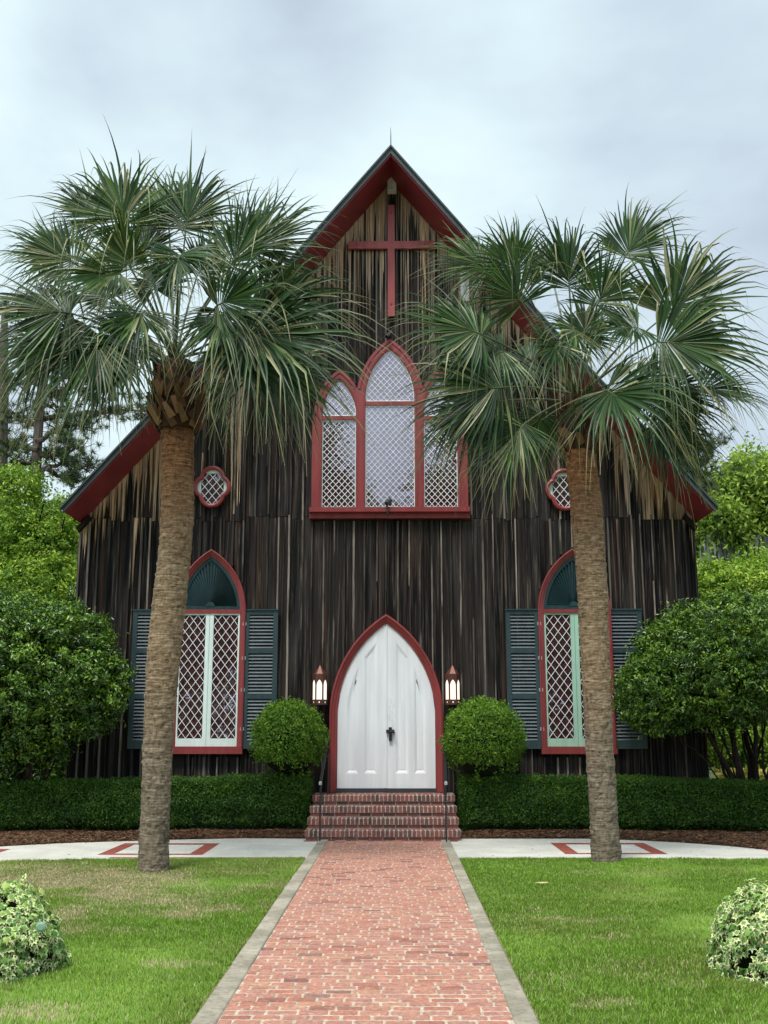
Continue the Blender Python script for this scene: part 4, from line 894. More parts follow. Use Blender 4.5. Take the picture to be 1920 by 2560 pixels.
def palm(label, Y, path, head_px, fr_list, zm, org, extra, seedv, boots):
    """path: trunk sight points (px,py,halfwidth px); head_px: heart of the crown"""
    global RNG
    RNG = np.random.default_rng(seedv); random.seed(seedv)
    gx, gy = G(path[0][0], path[0][1]); Y = gy
    rt = empty('palmetto_palm', (gx, gy, 0)); setp(rt, label, 'palm tree')
    cs = []; 
    for px, py, hw in path:
        x, z = U(px, py, Y); x2, _ = U(px + hw, py, Y); cs.append((max(z, -.05), x, (x2 - x) * .93))
    cs[0] = (-.05,) + cs[0][1:]
    Z = np.array([c[0] for c in cs]); X = np.array([c[1] for c in cs]); Rr = np.array([c[2] for c in cs])
    zt = Z[-1]; nz = int(zt / .011); zz = np.linspace(Z[0], zt, nz); ns = 72
    # smooth centre line
    xx = np.interp(zz, Z, X); rr = np.interp(zz, Z, Rr); kk = np.ones(61) / 61; pad = lambda v: np.concatenate([np.full(30, v[0]), v, np.full(30, v[-1])])
    xx = np.convolve(pad(xx), kk, 'valid'); rr = np.convolve(pad(rr), kk, 'valid'); th = np.arange(ns) * 2 * np.pi / ns
    A, Bz = np.meshgrid(th, zz); wob = vnoise(np.cos(A) * 2 + 5, Bz + np.sin(A), 2.2, 3) * .10
    ring = (Bz + wob + vnoise(A * 3, Bz, 3.0, 5) * .03) / .037; fr = ring - np.floor(ring); saw = np.where(fr < .75, fr / .75, (1 - fr) / .25)
    wq = vnoise(A * 2.2, Bz * 5, 1.0, 44) * 3; nz_ = vnoise(A * 7 + wq, Bz * 17 + wq, 1.0, 8); nz2 = vnoise(A * 2.6 + wq, Bz * 41 + wq * 2, 1.0, 18); chip = vnoise(A * 4, Bz * 9, 1.6, 12); chip2 = (chip > .66) * (chip - .66) * 3
    disp = (saw - .6) * .005 + (nz_ - .5) * .008 + (nz2 - .5) * .007 + chip2 * .018
    rad = rr[:, None] + disp; V = np.stack([xx[:, None] + rad * np.cos(A), Y + rad * np.sin(A), Bz], -1)
    i, j = np.meshgrid(np.arange(nz - 1), np.arange(ns), indexing='ij'); j2 = (j + 1) % ns
    Fc = np.stack([i * ns + j, i * ns + j2, (i + 1) * ns + j2, (i + 1) * ns + j], -1).reshape(-1, 4)
    fast('trunk', V, Fc, 'trunk', rt, rnd=((saw - .6) * .7 + (nz_ - .5) * 1.3 + (nz2 - .5) * 1.2).ravel(), aux=(Bz / zt).ravel())
    # head of old leaf bases
    hx, hz = U(head_px[0], head_px[1], Y); heart = np.array([hx, Y, hz]); top = np.array([xx[-1], Y, zt])
    bt = MB(); brad, n_b, h0, h1 = boots; span = hz - zt
    for k in range(n_b):
        t = (k + .5) / n_b; z = zt + h0 + (h1 - h0) * t; a = k * 2.3999 + random.gauss(0, .12); prof = math.sin(math.pi * min(max(.22 + .68 * t, 0), 1)) ** .8
        r = rr[-1] * .75 + (brad - rr[-1] * .75) * prof; cx_ = np.interp(z, [zt, hz], [xx[-1], hx])
        o = Vector((cx_ + r * math.cos(a) * .86, Y + r * math.sin(a) * .86, z - .10)); rad_ = Vector((math.cos(a), math.sin(a), 0)); tan = Vector((-math.sin(a), math.cos(a), 0))
        up = (Vector((0, 0, 1)) + rad_ * random.uniform(.05, .38) + tan * random.choice((-1, 1)) * random.uniform(.25, .85)).normalized(); sd_ = up.cross(rad_).normalized(); nn = sd_.cross(up) * -1
        if nn.dot(rad_) < 0: nn = -nn
        L = random.uniform(.16, .30); w0, w1 = random.uniform(.045, .065), random.uniform(.024, .042); th_ = .016; bt.cr = min(1, max(0, random.gauss(.55, .22)))
        b4 = [o - sd_ * w0, o + sd_ * w0, o + sd_ * w0 - nn * th_, o - sd_ * w0 - nn * th_]; e = o + up * L + nn * random.uniform(-.01, .05)
        bt.hexa(b4, [e - sd_ * w1, e + sd_ * w1, e + sd_ * w1 - nn * th_, e - sd_ * w1 - nn * th_])
    core = []
    nn_ = 14
    cp = [(np.interp(z, [zt, hz], [xx[-1], hx]), Y, z) for z in np.linspace(zt - .05, zt + h1 + .12, nn_)]
    cr_ = [rr[-1] * .9 + (brad * .80 - rr[-1] * .9) * math.sin(math.pi * min(.18 + .72 * q / (nn_ - 1), 1)) ** .8 for q in range(nn_)]
    bt.cr = .12; bt.tube(cp, cr_, 20); bt.build('leaf_bases', 'boot', rt)
    sc = abs(U(head_px[0] + 100, head_px[1], Y)[0] - hx) / 100
    fl = []
    for (x, y, ang, rad_, dy) in fr_list:
        px, py = x / zm + org[0], y / zm + org[1]; hub = P3(px, py, Y - dy); fl.append((hub, R_(ang), rad_ / zm * sc * 1.01, dy, .8, 1))
    for (x, y, ang, rad_, dy) in extra:
        px, py = x / zm + org[0], y / zm + org[1]; hub = P3(px, py, Y - dy); fl.append((hub, R_(ang), rad_ / zm * sc, dy, 1.1, 0))
    for hub, ang, L, dy, nj, main in fl:
        src = heart + np.array([0, 0, random.uniform(-.12, .15)]); out = unit(hub - src)
        ax = unit(np.array([math.cos(ang), 0, math.sin(ang)]) + np.array([0, out[1] * .8, 0]) + out * .25)
        nr = np.array([0, -1.0, .35]) + RNG.normal(0, .30 * nj, 3); 
        V, Fc, r, au = frond_mesh(hub, ax, nr, L * random.uniform(.96, 1.04), nseg=random.randint(62, 74), spread=R_(random.uniform(92, 118) if main else random.uniform(115, 150)), droop=random.uniform(.03, .15) + (.06 if math.sin(ang) < 0 else 0),
                                  fold=random.uniform(-.1, .45), pale=random.uniform(.01, .06), broken=random.uniform(.06, .16))
        f_ = fast('frond', V, Fc, 'frond', rt, rnd=r, aux=au)
        pt = MB(); mid = (src + hub) / 2 + np.array([0, 0, .10 * np.linalg.norm(hub - src)])
        pts = [tuple((1 - t) ** 2 * src + 2 * t * (1 - t) * mid + t * t * hub) for t in np.linspace(0, 1, 7)] + [tuple(hub + ax * L * .2)]
        pt.tube(pts, [.026, .021, .018, .016, .014, .013, .012, .005], 6); pt.build('stalk', 'stalk', f_)
    return rt
d_ = 1 / .864
pathL = [(383, 2178, 41), (386, 2080, 38), (391, 1950, 38), (397, 1800, 40), (408, 1650, 44), (423, 1500, 44), (436, 1400, 43), (443, 1300, 43.5), (444, 1200, 43), (444, 1100, 43), (441, 1068, 43)]
frL = [ # hub x,y in survey zoom, direction of the leaf axis, leaf radius, metres towards the camera
 (525, 430, 112, 355, .25), (420, 420, 135, 300, -.15), (770, 450, 78, 365, .05), (700, 440, 96, 340, -.5), (320, 600, 158, 340, .35), (265, 560, 172, 290, -.2),
 (545, 620, 100, 300, .9), (955, 610, 62, 390, .3), (1020, 560, 40, 400, -.05), (900, 770, 10, 300, .75), (290, 800, 185, 370, .5), (330, 880, 215, 390, .1),
 (600, 790, 262, 330, 1.0), (1010, 880, -22, 520, .45), (1110, 980, -52, 390, .15), (1000, 960, -75, 360, .5), (250, 900, 240, 380, -.2), (420, 900, 268, 380, .35),
 (745, 560, 268, 280, .8), (840, 1070, -60, 280, -.55), (930, 800, 250, 300, .6), (560, 900, 240, 330, .2), (500, 640, 200, 300, .5), (1080, 760, -5, 400, .0)]
exL = [(640, 700, 95, 260, -.6), (450, 740, 150, 260, -.8), (600, 560, 90, 280, -.3), (480, 1000, 225, 280, -.6), (820, 640, 60, 290, -.7)]
palm('left palmetto palm with a knobbly brown head of leaf bases on a leaning trunk', 14.3, pathL, (436, 905), frL, 1.659, (0, 300), exL, 5, (.40, 90, .02, .80))
pathR = [(1517, 2155, 41), (1513, 2100, 37), (1507, 2000, 37), (1500, 1900, 36.5), (1493, 1750, 37), (1486, 1600, 38), (1482, 1480, 40), (1474, 1380, 41), (1466, 1280, 42), (1458, 1190, 41), (1449, 1130, 40)]
frR = [
 (620, 640, 112, 290, .3), (500, 620, 150, 300, .1), (835, 700, 92, 370, .2), (1065, 570, 55, 330, .1), (950, 770, 60, 270, .8), (1235, 810, 48, 440, .3), (1200, 920, -20, 430, .5),
 (1370, 1110, -12, 300, .2), (470, 890, 165, 360, .6), (560, 1110, 190, 400, .5), (785, 930, 250, 260, 1.0), (990, 1120, -60, 360, .8), (650, 1260, 235, 330, .3), (1200, 1260, -50, 280, .1),
 (1240, 1110, -70, 320, -.1), (640, 760, 130, 270, .5), (850, 860, 275, 280, .6), (560, 960, 215, 330, .2), (1120, 860, 200, 260, .6), (1100, 1080, -35, 330, .2), (470, 1180, 215, 330, -.1)]
exR = [(760, 640, 100, 260, -.6), (680, 1000, 200, 260, -.6), (720, 1220, 250, 230, -.3), (900, 900, 90, 240, -.2)]
palm('right palmetto palm with a shaggy brown crown base on a slim ringed trunk', 15.2, pathR, (1442, 1000), frR, 1.659, (920, 300), exR, 9, (.27, 70, .0, .72))
random.seed(21); RNG = np.random.default_rng(21)
# ================================================================ HEDGES AND CLIPPED SHRUBS
def hedge(x0, x1, label, yl, sgn):
    """yl(x): front face distance"""
    rt = empty('clipped_hedge', ((x0 + x1) / 2, 19.1, 0)); setp(rt, label, 'hedge')
    zt = lambda x: .93 - .018 * np.maximum(np.abs(x) - 3, 0) + (vnoise(x, x * 0, 1.3, 4) - .5) * .05; dep = .78
    n = int((x1 - x0) * 12500); x = RNG.uniform(x0, x1, n); k = RNG.random(n); fr_ = k < .62; tp = (k >= .62)
    u = RNG.random(n); yf = yl(x); P = np.zeros((n, 3)); N = np.zeros((n, 3)); T = zt(x)
    bl = (fbm(x, u * 2, 2.3, 6) - .5) * .14
    P[:, 0] = x; P[:, 1] = np.where(fr_, yf + .05 + bl + .05 * np.cos(u * np.pi) ** 8, yf + .04 + u * dep); P[:, 2] = np.where(fr_, .07 + (T - .07) * u, T + bl * .7 - .06 * (np.abs(u - .5) * 2) ** 6)
    N[fr_] = (0, -1, .25); N[tp] = (0, -.15, 1); low = fr_ & (P[:, 2] < .2); P[low, 1] += (.2 - P[low, 2]) * 1.1 + RNG.random(low.sum()) * .1
    P += RNG.normal(0, .022, P.shape)
    m = int(.9 * 9000); E = np.stack([np.full(m, x0 if sgn > 0 else x1) + RNG.normal(0, .03, m), yl(np.full(m, x0 if sgn > 0 else x1)) + RNG.random(m) * dep, .08 + RNG.random(m) * .85], 1)
    P = np.concatenate([P, E]); N = np.concatenate([N, np.tile([-sgn, 0, .3], (m, 1))])
    tone = (P[:, 2] / .95 - .6) * .18 + (fbm(P[:, 0] * 3, P[:, 2] * 3, 1.5, 2) - .5) * .5  # leaf tone rises with height: light from above put into the colour
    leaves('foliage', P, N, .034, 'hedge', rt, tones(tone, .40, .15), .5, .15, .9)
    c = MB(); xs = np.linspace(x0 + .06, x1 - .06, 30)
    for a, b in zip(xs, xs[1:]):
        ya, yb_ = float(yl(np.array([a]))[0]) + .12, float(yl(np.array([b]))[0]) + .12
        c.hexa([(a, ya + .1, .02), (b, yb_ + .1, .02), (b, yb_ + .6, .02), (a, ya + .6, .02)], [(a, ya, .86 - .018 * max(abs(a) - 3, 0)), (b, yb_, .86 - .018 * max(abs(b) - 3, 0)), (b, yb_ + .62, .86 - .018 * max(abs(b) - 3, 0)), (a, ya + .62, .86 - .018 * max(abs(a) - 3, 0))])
    c.build('dark_core', 'core', rt)  # solid core against see-through, coloured like the shade inside the hedge
hy = lambda x: 18.78 - .030 * np.maximum(np.abs(x) - 2.6, 0) ** 1.75
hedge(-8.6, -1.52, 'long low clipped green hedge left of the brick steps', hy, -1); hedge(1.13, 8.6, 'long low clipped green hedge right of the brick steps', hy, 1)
def ball(px, py, Y, rx, rz, label):
    c = P3(px, py, Y); rt = empty('round_shrub', (c[0], Y, 0)); setp(rt, label, 'shrub')
    n = 26000; u = rdir(n); u[:, 2] = np.where(u[:, 2] < -.55, -u[:, 2], u[:, 2]); k = 1 + (fbm(u[:, 0] * 3 + u[:, 2] * 2, u[:, 1] * 3, 1.6, int(abs(px))) - .5) * .20 - np.abs(RNG.normal(0, .03, n))
    r = np.array([rx, rx * .92, rz]); sq = np.clip(np.abs(u), 0, 1) ** .8 * np.sign(u); P = c + unit(sq) * r * k[:, None] + RNG.normal(0, .014, (n, 3))
    m = 520; uu = unit(rdir(m) + [0, 0, .4]); Pt = c + uu * r * (1.0 + np.abs(RNG.normal(0, .05, (m, 1))))      # loose sprigs
    ks = np.repeat(np.arange(m), 8); P = np.concatenate([P, Pt[ks] + RNG.normal(0, .026, (len(ks), 3)) + uu[ks] * .02]); N = np.concatenate([u, uu[ks]])
    tone = N[:, 2] * .12 + (fbm(P[:, 0] * 4, P[:, 2] * 4, 2, 3) - .5) * .4  # upward-facing leaves get a paler tone, top light painted in
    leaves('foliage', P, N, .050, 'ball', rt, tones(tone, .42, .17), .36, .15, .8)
    cm = MB(); vs = []; ns_, nr = 18, 10
    for i in range(nr + 1):
        for j in range(ns_): a, b = math.pi * i / nr, 2 * math.pi * j / ns_; vs.append((c[0] + rx * .9 * math.sin(a) * math.cos(b), Y + rx * .82 * math.sin(a) * math.sin(b), c[2] + rz * .9 * math.cos(a)))
    cm.add(vs, [(i * ns_ + j, i * ns_ + (j + 1) % ns_, (i + 1) * ns_ + (j + 1) % ns_, (i + 1) * ns_ + j) for i in range(nr) for j in range(ns_)])
    cm.build('dark_core', 'core', rt); tk = MB(); branch(tk, (c[0], Y, 0), (c[0], Y, c[2] - rz * .5), .05, .04, 0, 4, .02); tk.build('trunk', 'bark', rt)
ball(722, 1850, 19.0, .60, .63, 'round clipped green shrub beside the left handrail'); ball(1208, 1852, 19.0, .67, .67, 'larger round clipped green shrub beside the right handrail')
# ================================================================ EVERGREEN TREES BY THE CHURCH
def clean(P, N, T, cond): return P[cond], N[cond], T[cond]
def keep_out(P): return ~((P[:, 1] > D - .12) & (P[:, 0] > WL - .08) & (P[:, 0] < WR + .08))
def evergreen(label, Y, ells, base, stems, nl, per, size, mat, name='evergreen_tree', bark='bark', rho=.16, tone=.42, cat='tree', keep=True):
    rt = empty(name, (base[0], base[1], 0)); setp(rt, label, cat)
    P, N, T = lumps(ells, nl, rho, per)
    if keep: k = keep_out(P); P, N, T = P[k], N[k], T[k]
    leaves('crown', P, N, size, mat, rt, tones(T * 1.4, tone, .2), .42, .16, .75)
    tb = MB()
    for (p0, p1, r0, r1) in stems:
        pts = branch(tb, p0, p1, r0, r1, .04, 8, .10)
        for q in range(3):
            s_ = pts[random.randint(3, 7)]; e = Vector(p1) + Vector((random.uniform(-.5, .5), random.uniform(-.4, .4), random.uniform(0, .6))) * max(.3, (Vector(p1) - Vector(p0)).length * .35); branch(tb, s_, e, r1 * .8, r1 * .3, 0, 5, .12, 5)
    tb.build('trunk', bark, rt); return rt
def E3(px, py, Y, rpx, rpy, ry, wt=1.0):
    c = P3(px, py, Y); s = abs(U(px + 100, py, Y)[0] - c[0]) / 100; return (c, (rpx * s, ry, rpy * s), wt)
bL = G(40, 2065)[0]
evergreen('dense dark evergreen tree with drooping leafy skirt, left of the church front', 18.9,
    [E3(70, 1690, 18.7, 232, 165, 1.25, 3), E3(150, 1620, 18.8, 125, 110, .95, 1.3), E3(20, 1590, 18.8, 150, 110, 1.1, 1.2), E3(220, 1720, 18.7, 100, 90, .8, 1.0), E3(60, 1700, 18.7, 150, 100, .8, 1.0), E3(90, 1800, 18.75, 190, 55, .9, 1.4), E3(40, 1870, 19.0, 130, 60, .8, 1.0)], (-6.4, 19.0),
    [((-6.4, 19.0, 0), P3(20, 1780, 18.8), .09, .04), ((-6.45, 19.05, 0), P3(110, 1780, 18.6), .08, .04), ((-6.5, 19.1, 0), P3(-60, 1760, 19), .08, .04), ((-6.4, 19.0, 0), P3(160, 1800, 18.7), .05, .025)], 2400, 40, .078, 'holly', rho=.115, tone=.47)
tx = P3(1868, 1950, 19.4)
evergreen('rounded evergreen tree with many bare twisting stems, right of the church front', 19.2,
    [E3(1790, 1690, 18.9, 225, 125, 1.25, 3), E3(1850, 1600, 19.1, 215, 120, 1.5, 2), E3(1640, 1740, 18.8, 95, 95, .8, 1.1), E3(1960, 1660, 19, 150, 130, 1.3, 1.3), E3(1700, 1640, 18.9, 105, 95, .9, 1.1)], (tx[0], 19.4),
    [((tx[0], 19.4, 0), P3(1768, 1790, 19.0), .06, .03), ((tx[0] + .05, 19.4, 0), P3(1810, 1770, 19.3), .065, .035), ((tx[0] + .1, 19.45, 0), P3(1850, 1760, 19.5), .06, .035), ((tx[0] + .12, 19.4, 0), P3(1890, 1770, 19.3), .06, .035),
     ((tx[0] + .15, 19.4, 0), P3(1935, 1780, 19.2), .07, .035), ((tx[0] - .03, 19.4, 0), P3(1775, 1830, 19.2), .035, .02), ((tx[0] + .02, 19.4, 0), P3(1830, 1790, 18.9), .035, .02), ((tx[0] - .02, 19.4, .1), P3(1690, 1842, 18.9), .02, .008)], 2900, 40, .070, 'holly', rho=.105, tone=.52)
# ================================================================ TREES BEHIND
evergreen('bright green leafy tree rising behind the dark evergreen at the left edge', 27,
    [E3(60, 1400, 27, 130, 120, 2.2, 2), E3(100, 1500, 26, 140, 110, 2.0, 1.6), E3(20, 1290, 27, 90, 110, 1.8, 1.2), E3(-40, 1450, 27, 120, 160, 2, 1), E3(125, 1330, 27, 45, 60, .9, .35), E3(55, 1215, 27, 50, 45, .8, .25)], (-9.3, 27),
    [((-9.3, 27, 0), P3(40, 1380, 27), .16, .06), ((-9.3, 27, 1.5), P3(110, 1420, 27), .1, .04), ((-9.3, 27, 1.2), P3(-20, 1350, 27), .1, .04)], 1150, 36, .11, 'bright', name='leafy_tree', rho=.21, tone=.34, keep=False)
evergreen('loose mid green tree against the sky beside the left eave', 30,
    [E3(130, 1380, 30, 75, 90, 1.4, 1), E3(165, 1290, 30, 35, 50, .8, .4), E3(30, 1340, 31, 60, 100, 1.5, .8)], (-9.0, 30),
    [((-9.0, 30, 0), P3(120, 1330, 30), .14, .04), ((-9.0, 30, 2), P3(160, 1290, 30), .07, .02)], 420, 34, .12, 'midleaf', name='leafy_tree', rho=.2, keep=False)
evergreen('shaded dark shrubbery under the trees at the left edge', 23,
    [E3(80, 1790, 22.5, 150, 130, 1.5, 1.5), E3(60, 1900, 21.8, 150, 80, .8, 1), E3(-60, 1850, 22, 120, 160, 1.4, 1)], (-7.6, 22.8),
    [((-7.6, 22.8, 0), P3(60, 1800, 22.5), .06, .03)], 620, 46, .10, 'holly', name='leafy_shrub', rho=.22, tone=.36, cat='shrub')
evergreen('bright green shrub rising between the church corner and the live oak', 27,
    [E3(1830, 1500, 26, 115, 75, 1.8, 2), E3(1905, 1470, 26.5, 70, 85, 1.6, 1.2), E3(1785, 1465, 26, 50, 50, 1.0, .6), E3(1880, 1570, 26, 160, 90, 1.6, 1.2)], (8.9, 26.5),
    [((8.9, 26.5, 0), P3(1830, 1450, 26), .12, .04), ((8.9, 26.5, 1.5), P3(1900, 1420, 26.4), .08, .03)], 1300, 44, .11, 'bright', name='leafy_tree', rho=.2, tone=.38, keep=False)
evergreen('yellow green shrubbery seen through the stems of the right evergreen', 24.5,
    [E3(1830, 1850, 24, 110, 85, 1.0, 2), E3(1940, 1840, 24, 90, 100, 1.1, 1.3)], (8.0, 24.5), [((8.0, 24.5, 0), P3(1850, 1850, 24), .05, .02)], 300, 42, .10, 'bright', name='leafy_shrub', rho=.2, tone=.35, cat='shrub', keep=False)
# mottled yellow plants low on the right
rt = empty('croton_plant', (7.4, 22.3, 0)); setp(rt, 'low yellow mottled broad leaved plants behind the right hedge', 'plant')
n = 900; x = RNG.uniform(6.5, 8.6, n); P = np.stack([x, RNG.uniform(21.6, 22.8, n), RNG.uniform(.3, .95, n) ** 1], 1); leaves('foliage', P, np.tile([0, -.6, .8], (n, 1)), .26, 'croton', rt, np.clip(RNG.normal(.6, .25, n), 0, 1), .32, .15, .6)
m = MB(); [m.tube([(q, 22.2, 0), (q + .05, 22.2, .6)], [.02, .01], 5) for q in np.linspace(6.6, 8.5, 8)]; m.build('stem', 'bark', rt)
# live oak with hanging moss
rt = evergreen('big live oak with bright crown and hanging grey moss behind the right eave', 46,
    [E3(1850, 1250, 46, 90, 75, 3, 2), E3(1800, 1320, 45, 60, 60, 2.2, 1.2), E3(1890, 1180, 46, 45, 30, 1.8, .5), E3(1900, 1350, 46, 90, 70, 3, 1.2), E3(1820, 1420, 46, 90, 60, 2.5, .9), E3(1930, 1240, 46, 60, 70, 2.5, .9)], (15, 46),
    [((15, 46, 0), P3(1850, 1380, 46), .4, .2), ((14.6, 46, 4), P3(1900, 1260, 46), .2, .08), ((14.6, 46, 4), P3(1800, 1330, 46), .2, .08), ((14.6, 46, 3.5), P3(1780, 1400, 46), .15, .06)], 560, 62, .26, 'oak', name='live_oak', rho=.55, tone=.62, keep=False)
n = 260; V = []; Fc = []; rr_ = []
for k in range(n):
    p = P3(RNG.uniform(1765, 1930), RNG.uniform(1330, 1420), RNG.uniform(43.6, 45.5)); L = RNG.uniform(.5, 1.7)
    for q in range(5):
        a = RNG.normal(0, .13, 3); b0 = p + a; i = len(V); V += [b0 + [-.03, 0, 0], b0 + [.03, 0, 0], b0 + [.05, 0, -L * .5] + RNG.normal(0, .04, 3), b0 + [-.03, 0, -L * .5], b0 + [0, 0, -L * RNG.uniform(.8, 1.1)]]
        Fc += [(i, i + 1, i + 2), (i, i + 2, i + 3), (i + 3, i + 2, i + 4)]; rr_ += [RNG.random()] * 5
fast('hanging_moss', V, Fc, 'moss', rt, rnd=rr_)
# pines
def pine(label, Y, trunk, limbs, tufts, tl, nper, seedv):
    global RNG; RNG = np.random.default_rng(seedv); random.seed(seedv)
    tp = [P3(a, b, Y) for a, b, _ in trunk]; rt = empty('pine_tree', (tp[0][0], Y, 0)); setp(rt, label, 'pine tree')
    m = MB(); m.tube([(tp[0][0], Y, 0)] + [tuple(p) for p in tp], [trunk[0][2] * 1.2] + [t[2] for t in trunk], 10)
    C = []
    for lb in limbs:
        pts = [P3(a, b, Y + RNG.uniform(-.4, .4)) for a, b in lb]; pts = [Vector(p) for p in pts]; fine = []
        for i in range(len(pts) - 1):
            for t in (0, .34, .67): fine.append(pts[i].lerp(pts[i + 1], t) + Vector(RNG.normal(0, .05, 3)))
        fine.append(pts[-1]); n = len(fine); m.tube(fine, [.10 * (1 - .8 * i / (n - 1)) for i in range(n)], 6)
        for i in range(n // 3, n):
            for q in range(4):
                e = fine[i] + Vector((RNG.normal(0, .45), RNG.normal(0, .6), RNG.normal(.15, .28))); branch(m, fine[i], e, .022, .008, 0, 3, .1, 4); C.append(np.array(e))
                if RNG.random() < .6: C.append(np.array(fine[i].lerp(e, .6)))
    for (px, py, rx, ry, k) in tufts:
        for q in range(k):
            a = RNG.uniform(0, 6.28); r = RNG.random() ** .5; C.append(P3(px + rx * r * math.cos(a), py + ry * r * math.sin(a), Y + RNG.uniform(-1.5, 1.5)))
    m.build('trunk', 'pine_bark', rt); C = np.array(C); n = len(C)
    k = np.repeat(np.arange(n), nper); d = unit(rdir(len(k)) + [0, 0, .35]); L = tl * RNG.uniform(.7, 1.2, len(k)); o = C[k] + d * .02; s_ = unit(np.cross(d, rdir(len(k)))) * .011 * (tl / .22)
    V = np.stack([o - s_, o + s_, o + d * L[:, None]], 1).reshape(-1, 3); Fc = np.arange(len(k) * 3).reshape(-1, 3); tone = np.clip(RNG.normal(.4, .2, n)[k] + d[:, 2] * .15, 0, 1)
    fast('crown', V, Fc, 'pine', rt, rnd=np.repeat(tone, 3))
z5 = lambda l: [(a / 3.16, b / 3.16 + 700) for a, b in l]
pine('tall pine with open sprays of needles behind the left palm', 38, [(82, 1400, .24), (85, 1300, .23), (89, 1195, .20), (94, 1100, .17), (104, 1000, .14), (118, 900, .10), (130, 800, .07)],
     [z5([(300, 1280), (400, 1210), (480, 1170), (600, 1150), (700, 1170)]), z5([(285, 1560), (380, 1480), (540, 1450), (650, 1470), (760, 1505)]), z5([(380, 1500), (480, 1560), (590, 1640)]), z5([(275, 1340), (170, 1290), (40, 1350)]), z5([(285, 1140), (180, 1100), (40, 1130)]),
      z5([(330, 1020), (420, 990), (560, 1000)]), z5([(330, 1100), (700, 1060), (900, 1040), (1100, 1030), (1180, 1080)]), z5([(300, 1400), (400, 1390), (520, 1360), (640, 1330)]), z5([(360, 900), (520, 860), (700, 880)]), z5([(380, 800), (600, 760), (900, 800)]), z5([(360, 850), (200, 800), (20, 830)]), z5([(290, 1450), (180, 1440), (80, 1480)])],
     [(30, 770, 45, 25, 35), (90, 860, 110, 40, 35), (220, 930, 110, 35, 30), (60, 940, 80, 30, 16), (330, 1000, 60, 22, 18), (150, 1100, 60, 30, 14), (200, 1180, 50, 40, 12)], .25, 44, 3)
pine('pine trunk at the left edge of the view with sparse needles', 40, [(0, 1250, .28), (3, 1100, .25), (6, 1000, .24), (8, 900, .2), (12, 780, .12)], [[(4, 1050), (40, 1030), (70, 1045)], [(2, 1120), (30, 1110), (55, 1130)]], [(10, 800, 40, 40, 30)], .22, 26, 4)
pine('dark pine crown showing above the right slope of the roof', 40, [(1700, 1500, .3), (1695, 1300, .26), (1690, 1150, .18), (1690, 1060, .1)],
     [[(1690, 1180), (1730, 1165), (1790, 1120)], [(1695, 1230), (1740, 1200), (1770, 1215)], [(1690, 1120), (1740, 1100), (1785, 1110)], [(1690, 1130), (1660, 1100), (1630, 1090)], [(1690, 1160), (1650, 1150), (1625, 1140)], [(1690, 1250), (1730, 1240), (1760, 1200)]],
     [(1690, 1110, 70, 35, 150), (1740, 1130, 45, 30, 80), (1715, 1190, 45, 35, 90), (1740, 1220, 25, 20, 30), (1660, 1080, 40, 25, 50)], .24, 36, 6)
RNG = np.random.default_rng(33); random.seed(33)
# far wood closing the horizon, and the trees on the photographer's side of the lawn (the windows mirror them)
n = 26000; ang = RNG.uniform(-1.05, 1.05, n); dist = RNG.uniform(66, 76, n); x = np.sin(ang) * dist; y = np.cos(ang) * dist; hgt = 6.5 + 3.5 * fbm(x, y, .12, 9)
P = np.stack([x, y, hgt * RNG.random(n) ** .8], 1); N = np.stack([-x, -y, np.full(n, 40)], 1)
setp(leaves('far_wood', P, unit(N), .8, 'midleaf', None, np.clip(RNG.normal(.35, .2, n), 0, 1), .6, .2, .7), kind='stuff')
def oak_behind(x, y, h, r, lab):
    ells = [((x, y, h * .62), (r, r, h * .36), 3), ((x - r * .5, y + 1, h * .5), (r * .6, r * .6, h * .25), 1), ((x + r * .5, y, h * .55), (r * .6, r * .6, h * .28), 1)]
    evergreen(lab, y, ells, (x, y), [((x, y, 0), (x, y, h * .6), .4, .2), ((x, y, h * .25), (x + r * .6, y, h * .6), .2, .08), ((x, y, h * .25), (x - r * .6, y, h * .6), .2, .08)], 520, 40, .55, 'oak', name='shade_tree', rho=1.0, tone=.35, keep=False)
oak_behind(-12.5, -22, 15.8, 5.2, 'broad tree mirrored at the left of the upper window'); oak_behind(-3.0, -24, 15.6, 3.0, 'smaller tree mirrored low in the middle lancet'); oak_behind(9.4, -21, 17.2, 5.4, 'broad tree mirrored at the right of the upper window')
n = 9000; x = RNG.uniform(-45, 45, n); P = np.stack([x, RNG.uniform(-46, -40, n), (8 + 4 * fbm(x, x * 0, .1, 3)) * RNG.random(n)], 1)
setp(leaves('far_wood', P, np.tile([0, 1, .5], (n, 1)), 1.2, 'midleaf', None, np.clip(RNG.normal(.35, .2, n), 0, 1), .6, .2, .7), kind='stuff')
